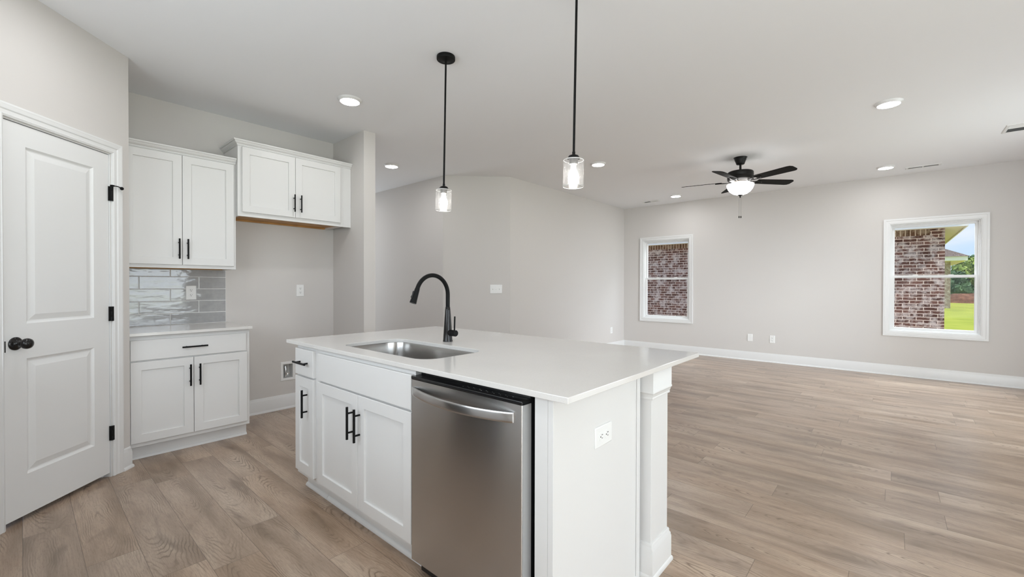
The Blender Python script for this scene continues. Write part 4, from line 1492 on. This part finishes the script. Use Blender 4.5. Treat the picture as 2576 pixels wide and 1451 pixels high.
# local x = world x + 4.0, local y = world y - 12.30, local z = world z - GZ
WZ = 2.395 - GZ
SOLD = 0.125
wx1 = 0.772 + 4.0
wb = MB()
wb.box(-10.0, wx1, 0.0, 0.20, 0.0, WZ - SOLD, 0)
wb.box(-10.0, wx1 - 0.22, -0.004, 0.20, WZ - SOLD, WZ, 1)
wb.box(wx1 - 0.22, wx1, 0.0, 0.20, WZ - SOLD, WZ, 0)
wb.build('brick_front', [M_BRICK, M_SOLDIER], nb)
MB().box(wx1 - 0.2, wx1, 0.201, 9.0, 0.0, WZ).build('brick_side', M_BRICKSIDE, nb)
EO = 0.42
ex1, ez = wx1 + 0.27, WZ + 0.0
MB().box(-10.4, ex1, -EO + 0.02, 9.4, ez + 0.001, ez + 0.02).build('soffit', M_SOFFIT, nb)
fa = MB()
fa.box(-10.4, ex1 + 0.02, -EO, -EO + 0.02, ez - 0.02, ez + 0.17)
fa.box(ex1, ex1 + 0.02, -EO + 0.021, 9.4, ez - 0.02, ez + 0.17)
fa.build('fascia', M_FASCIA, nb)
rf = MB()
a, b, c, d, z0r = -10.5, ex1 + 0.06, -EO - 0.04, 9.5, ez + 0.17
ridge = (d - c) / 2
rf.rings([[(a, c, z0r), (b, c, z0r), (b, d, z0r), (a, d, z0r)], [(a + ridge, (c + d) / 2 - 0.01, z0r + 3.2), (b - ridge, (c + d) / 2 - 0.01, z0r + 3.2), (b - ridge, (c + d) / 2 + 0.01, z0r + 3.2), (a + ridge, (c + d) / 2 + 0.01, z0r + 3.2)]], 0, True, True, True)
rf.build('roof', M_SHINGLE, nb)

# far house
fh = empty('brick_house', (3.16, 45.4, GZ))
tag(fh, 'distant pale brick house with a brown hip roof beyond the lawn', 'house')
FZ = 3.05 - GZ
MB().box(-12, 0, 0, 9, 0, FZ).build('brick_walls', M_FARBRICK, fh)
fe = MB()
fe.box(-12.8, 0.75, -0.75, 9.75, FZ + 0.0, FZ + 0.03)
fe.build('soffit', M_SOFFIT, fh)
MB().mould([(0, FZ + 0.02), (-0.05, FZ + 0.02), (-0.05, FZ + 0.32), (0, FZ + 0.32)], [(-12.8, -0.75), (0.75, -0.75), (0.75, 9.75), (-12.8, 9.75)], plan, closed=True).build('fascia', M_FASCIA, fh)
fr_ = MB()
a, b, c, d, z0r = -12.95, 0.9, -0.9, 9.9, FZ + 0.32
ridge = (d - c) / 2
fr_.rings([[(a, c, z0r), (b, c, z0r), (b, d, z0r), (a, d, z0r)], [(a + ridge, (c + d) / 2 - 0.01, z0r + 2.9), (b - ridge, (c + d) / 2 - 0.01, z0r + 2.9), (b - ridge, (c + d) / 2 + 0.01, z0r + 2.9), (a + ridge, (c + d) / 2 + 0.01, z0r + 2.9)]], 0, True, True, True)
fr_.build('roof', M_SHINGLE, fh)

# dirt bank with a few pale rocks
random.seed(11)
db = MB()
rows, cols = 9, 60
for j in range(rows):
    for i in range(cols):
        u, v = i / (cols - 1), j / (rows - 1)
        x = -2 + 32 * u
        y = 60.0 + 5.0 * v + 0.4 * math.sin(x * 0.7)
        hgt = math.sin(PI * v) ** 0.7 * (0.85 + 0.22 * math.sin(x * 1.3) + 0.16 * math.sin(x * 2.9 + 1) + random.uniform(-.10, .10))
        db.v.append((x, y, GZ + max(-0.05, hgt - 0.03)))
for j in range(rows - 1):
    for i in range(cols - 1):
        db.f.append((j * cols + i, j * cols + i + 1, (j + 1) * cols + i + 1, (j + 1) * cols + i))
        db.m.append(0)
dirt = db.build('dirt_bank', M_DIRT)
tag(dirt, 'low bank of red-brown dirt below the trees', 'dirt', kind='stuff')
for i, (x, y, s, lab) in enumerate(((6.75, 60.6, 0.30, 'larger pale rock lying on the red dirt bank'), (7.55, 60.4, 0.20, 'smaller pale rock lying right of the other on the dirt bank'))):
    rk = MB().lathe([(0.01, -0.55), (0.6, -0.5), (1.0, -0.1), (0.85, 0.3), (0.4, 0.55), (0.01, 0.6)], 9)
    random.seed(50 + i)
    rk.merge_move(lambda p: Vector((p.x * 1.5 * random.uniform(.85, 1.15), p.y * random.uniform(.85, 1.15), p.z * random.uniform(.85, 1.15))) * s)
    ro = rk.build('rock', M_ROCK, smooth=True)
    ro.location = (x, y - 1.25, GZ + s * 0.5)
    tag(ro, lab, 'rock')


def tree(loc, hgt, rad, mat, seed, label, low=0.12, group='trees beyond the dirt bank'):
    rnd = random.Random(seed)
    root = empty('leafy_tree', loc)
    tag(root, label, 'tree', group)
    MB().tube([(0, 0, -0.05), (0.05, 0, hgt * 0.3), (0, 0.05, hgt * 0.75)], [0.22, 0.17, 0.06], 10).build('trunk', M_BARK, root, smooth=True)
    cr = MB()
    lobes = []
    for i in range(16):
        a = rnd.uniform(0, 2 * PI)
        t = rnd.uniform(low, 0.92)
        rr = rad * math.sin(PI * min(0.97, 0.16 + 0.80 * t)) * rnd.uniform(0.25, 0.72)
        lobes.append((Vector((rr * math.cos(a), rr * math.sin(a), hgt * t)), rad * rnd.uniform(0.28, 0.46)))
    for c, r in lobes:
        # a lumpy inner mass and a coat of leaf sprays
        for _ in range(150):
            d_ = Vector((rnd.gauss(0, 1), rnd.gauss(0, 1), rnd.gauss(0, 1))).normalized()
            p = c + d_ * r * rnd.uniform(0.72, 1.05)
            if p.z < 0.05:
                continue
            n_ = (d_ + Vector((rnd.uniform(-.7, .7), rnd.uniform(-.7, .7), rnd.uniform(-.4, .9)))).normalized()
            t1 = n_.orthogonal().normalized()
            t2 = n_.cross(t1)
            s = rnd.uniform(0.16, 0.34)
            cr.quad([p - t1 * s, p - t2 * s * 0.6, p + t1 * s, p + t2 * s * 0.6])
    me = bpy.data.meshes.new('crown')
    me.from_pydata(cr.v, [], cr.f)
    me.materials.append(mat)
    o = bpy.data.objects.new('crown', me)
    COL.objects.link(o)
    o.parent = root
    return root


TREES = [((5.3, 69, GZ), 2.9, 1.7, M_LEAFB, 'dark low tree right beside the distant house'),
         ((9.1, 68.5, GZ), 2.7, 1.7, M_LEAFB, 'dark low tree in the middle above the dirt bank'),
         ((12.9, 69, GZ), 2.9, 1.7, M_LEAFB, 'dark low tree at the right window edge'),
         ((6.8, 75, GZ), 4.7, 2.2, M_LEAFA, 'bright green bushy tree behind the dark tree near the distant house'),
         ((12.4, 76, GZ), 5.0, 2.4, M_LEAFA, 'bright green bushy tree behind the dark tree at the window edge'),
         ((9.2, 83, GZ), 6.0, 2.9, M_LEAFB, 'tall dark tree rising between the bright trees'),
         ((15.3, 85, GZ), 6.3, 3.0, M_LEAFA, 'tall pale tree at the far right of the row')]
for i, (loc, hh, rr, mt, lab) in enumerate(TREES):
    tree(loc, hh, rr, mt, 100 + i, lab)
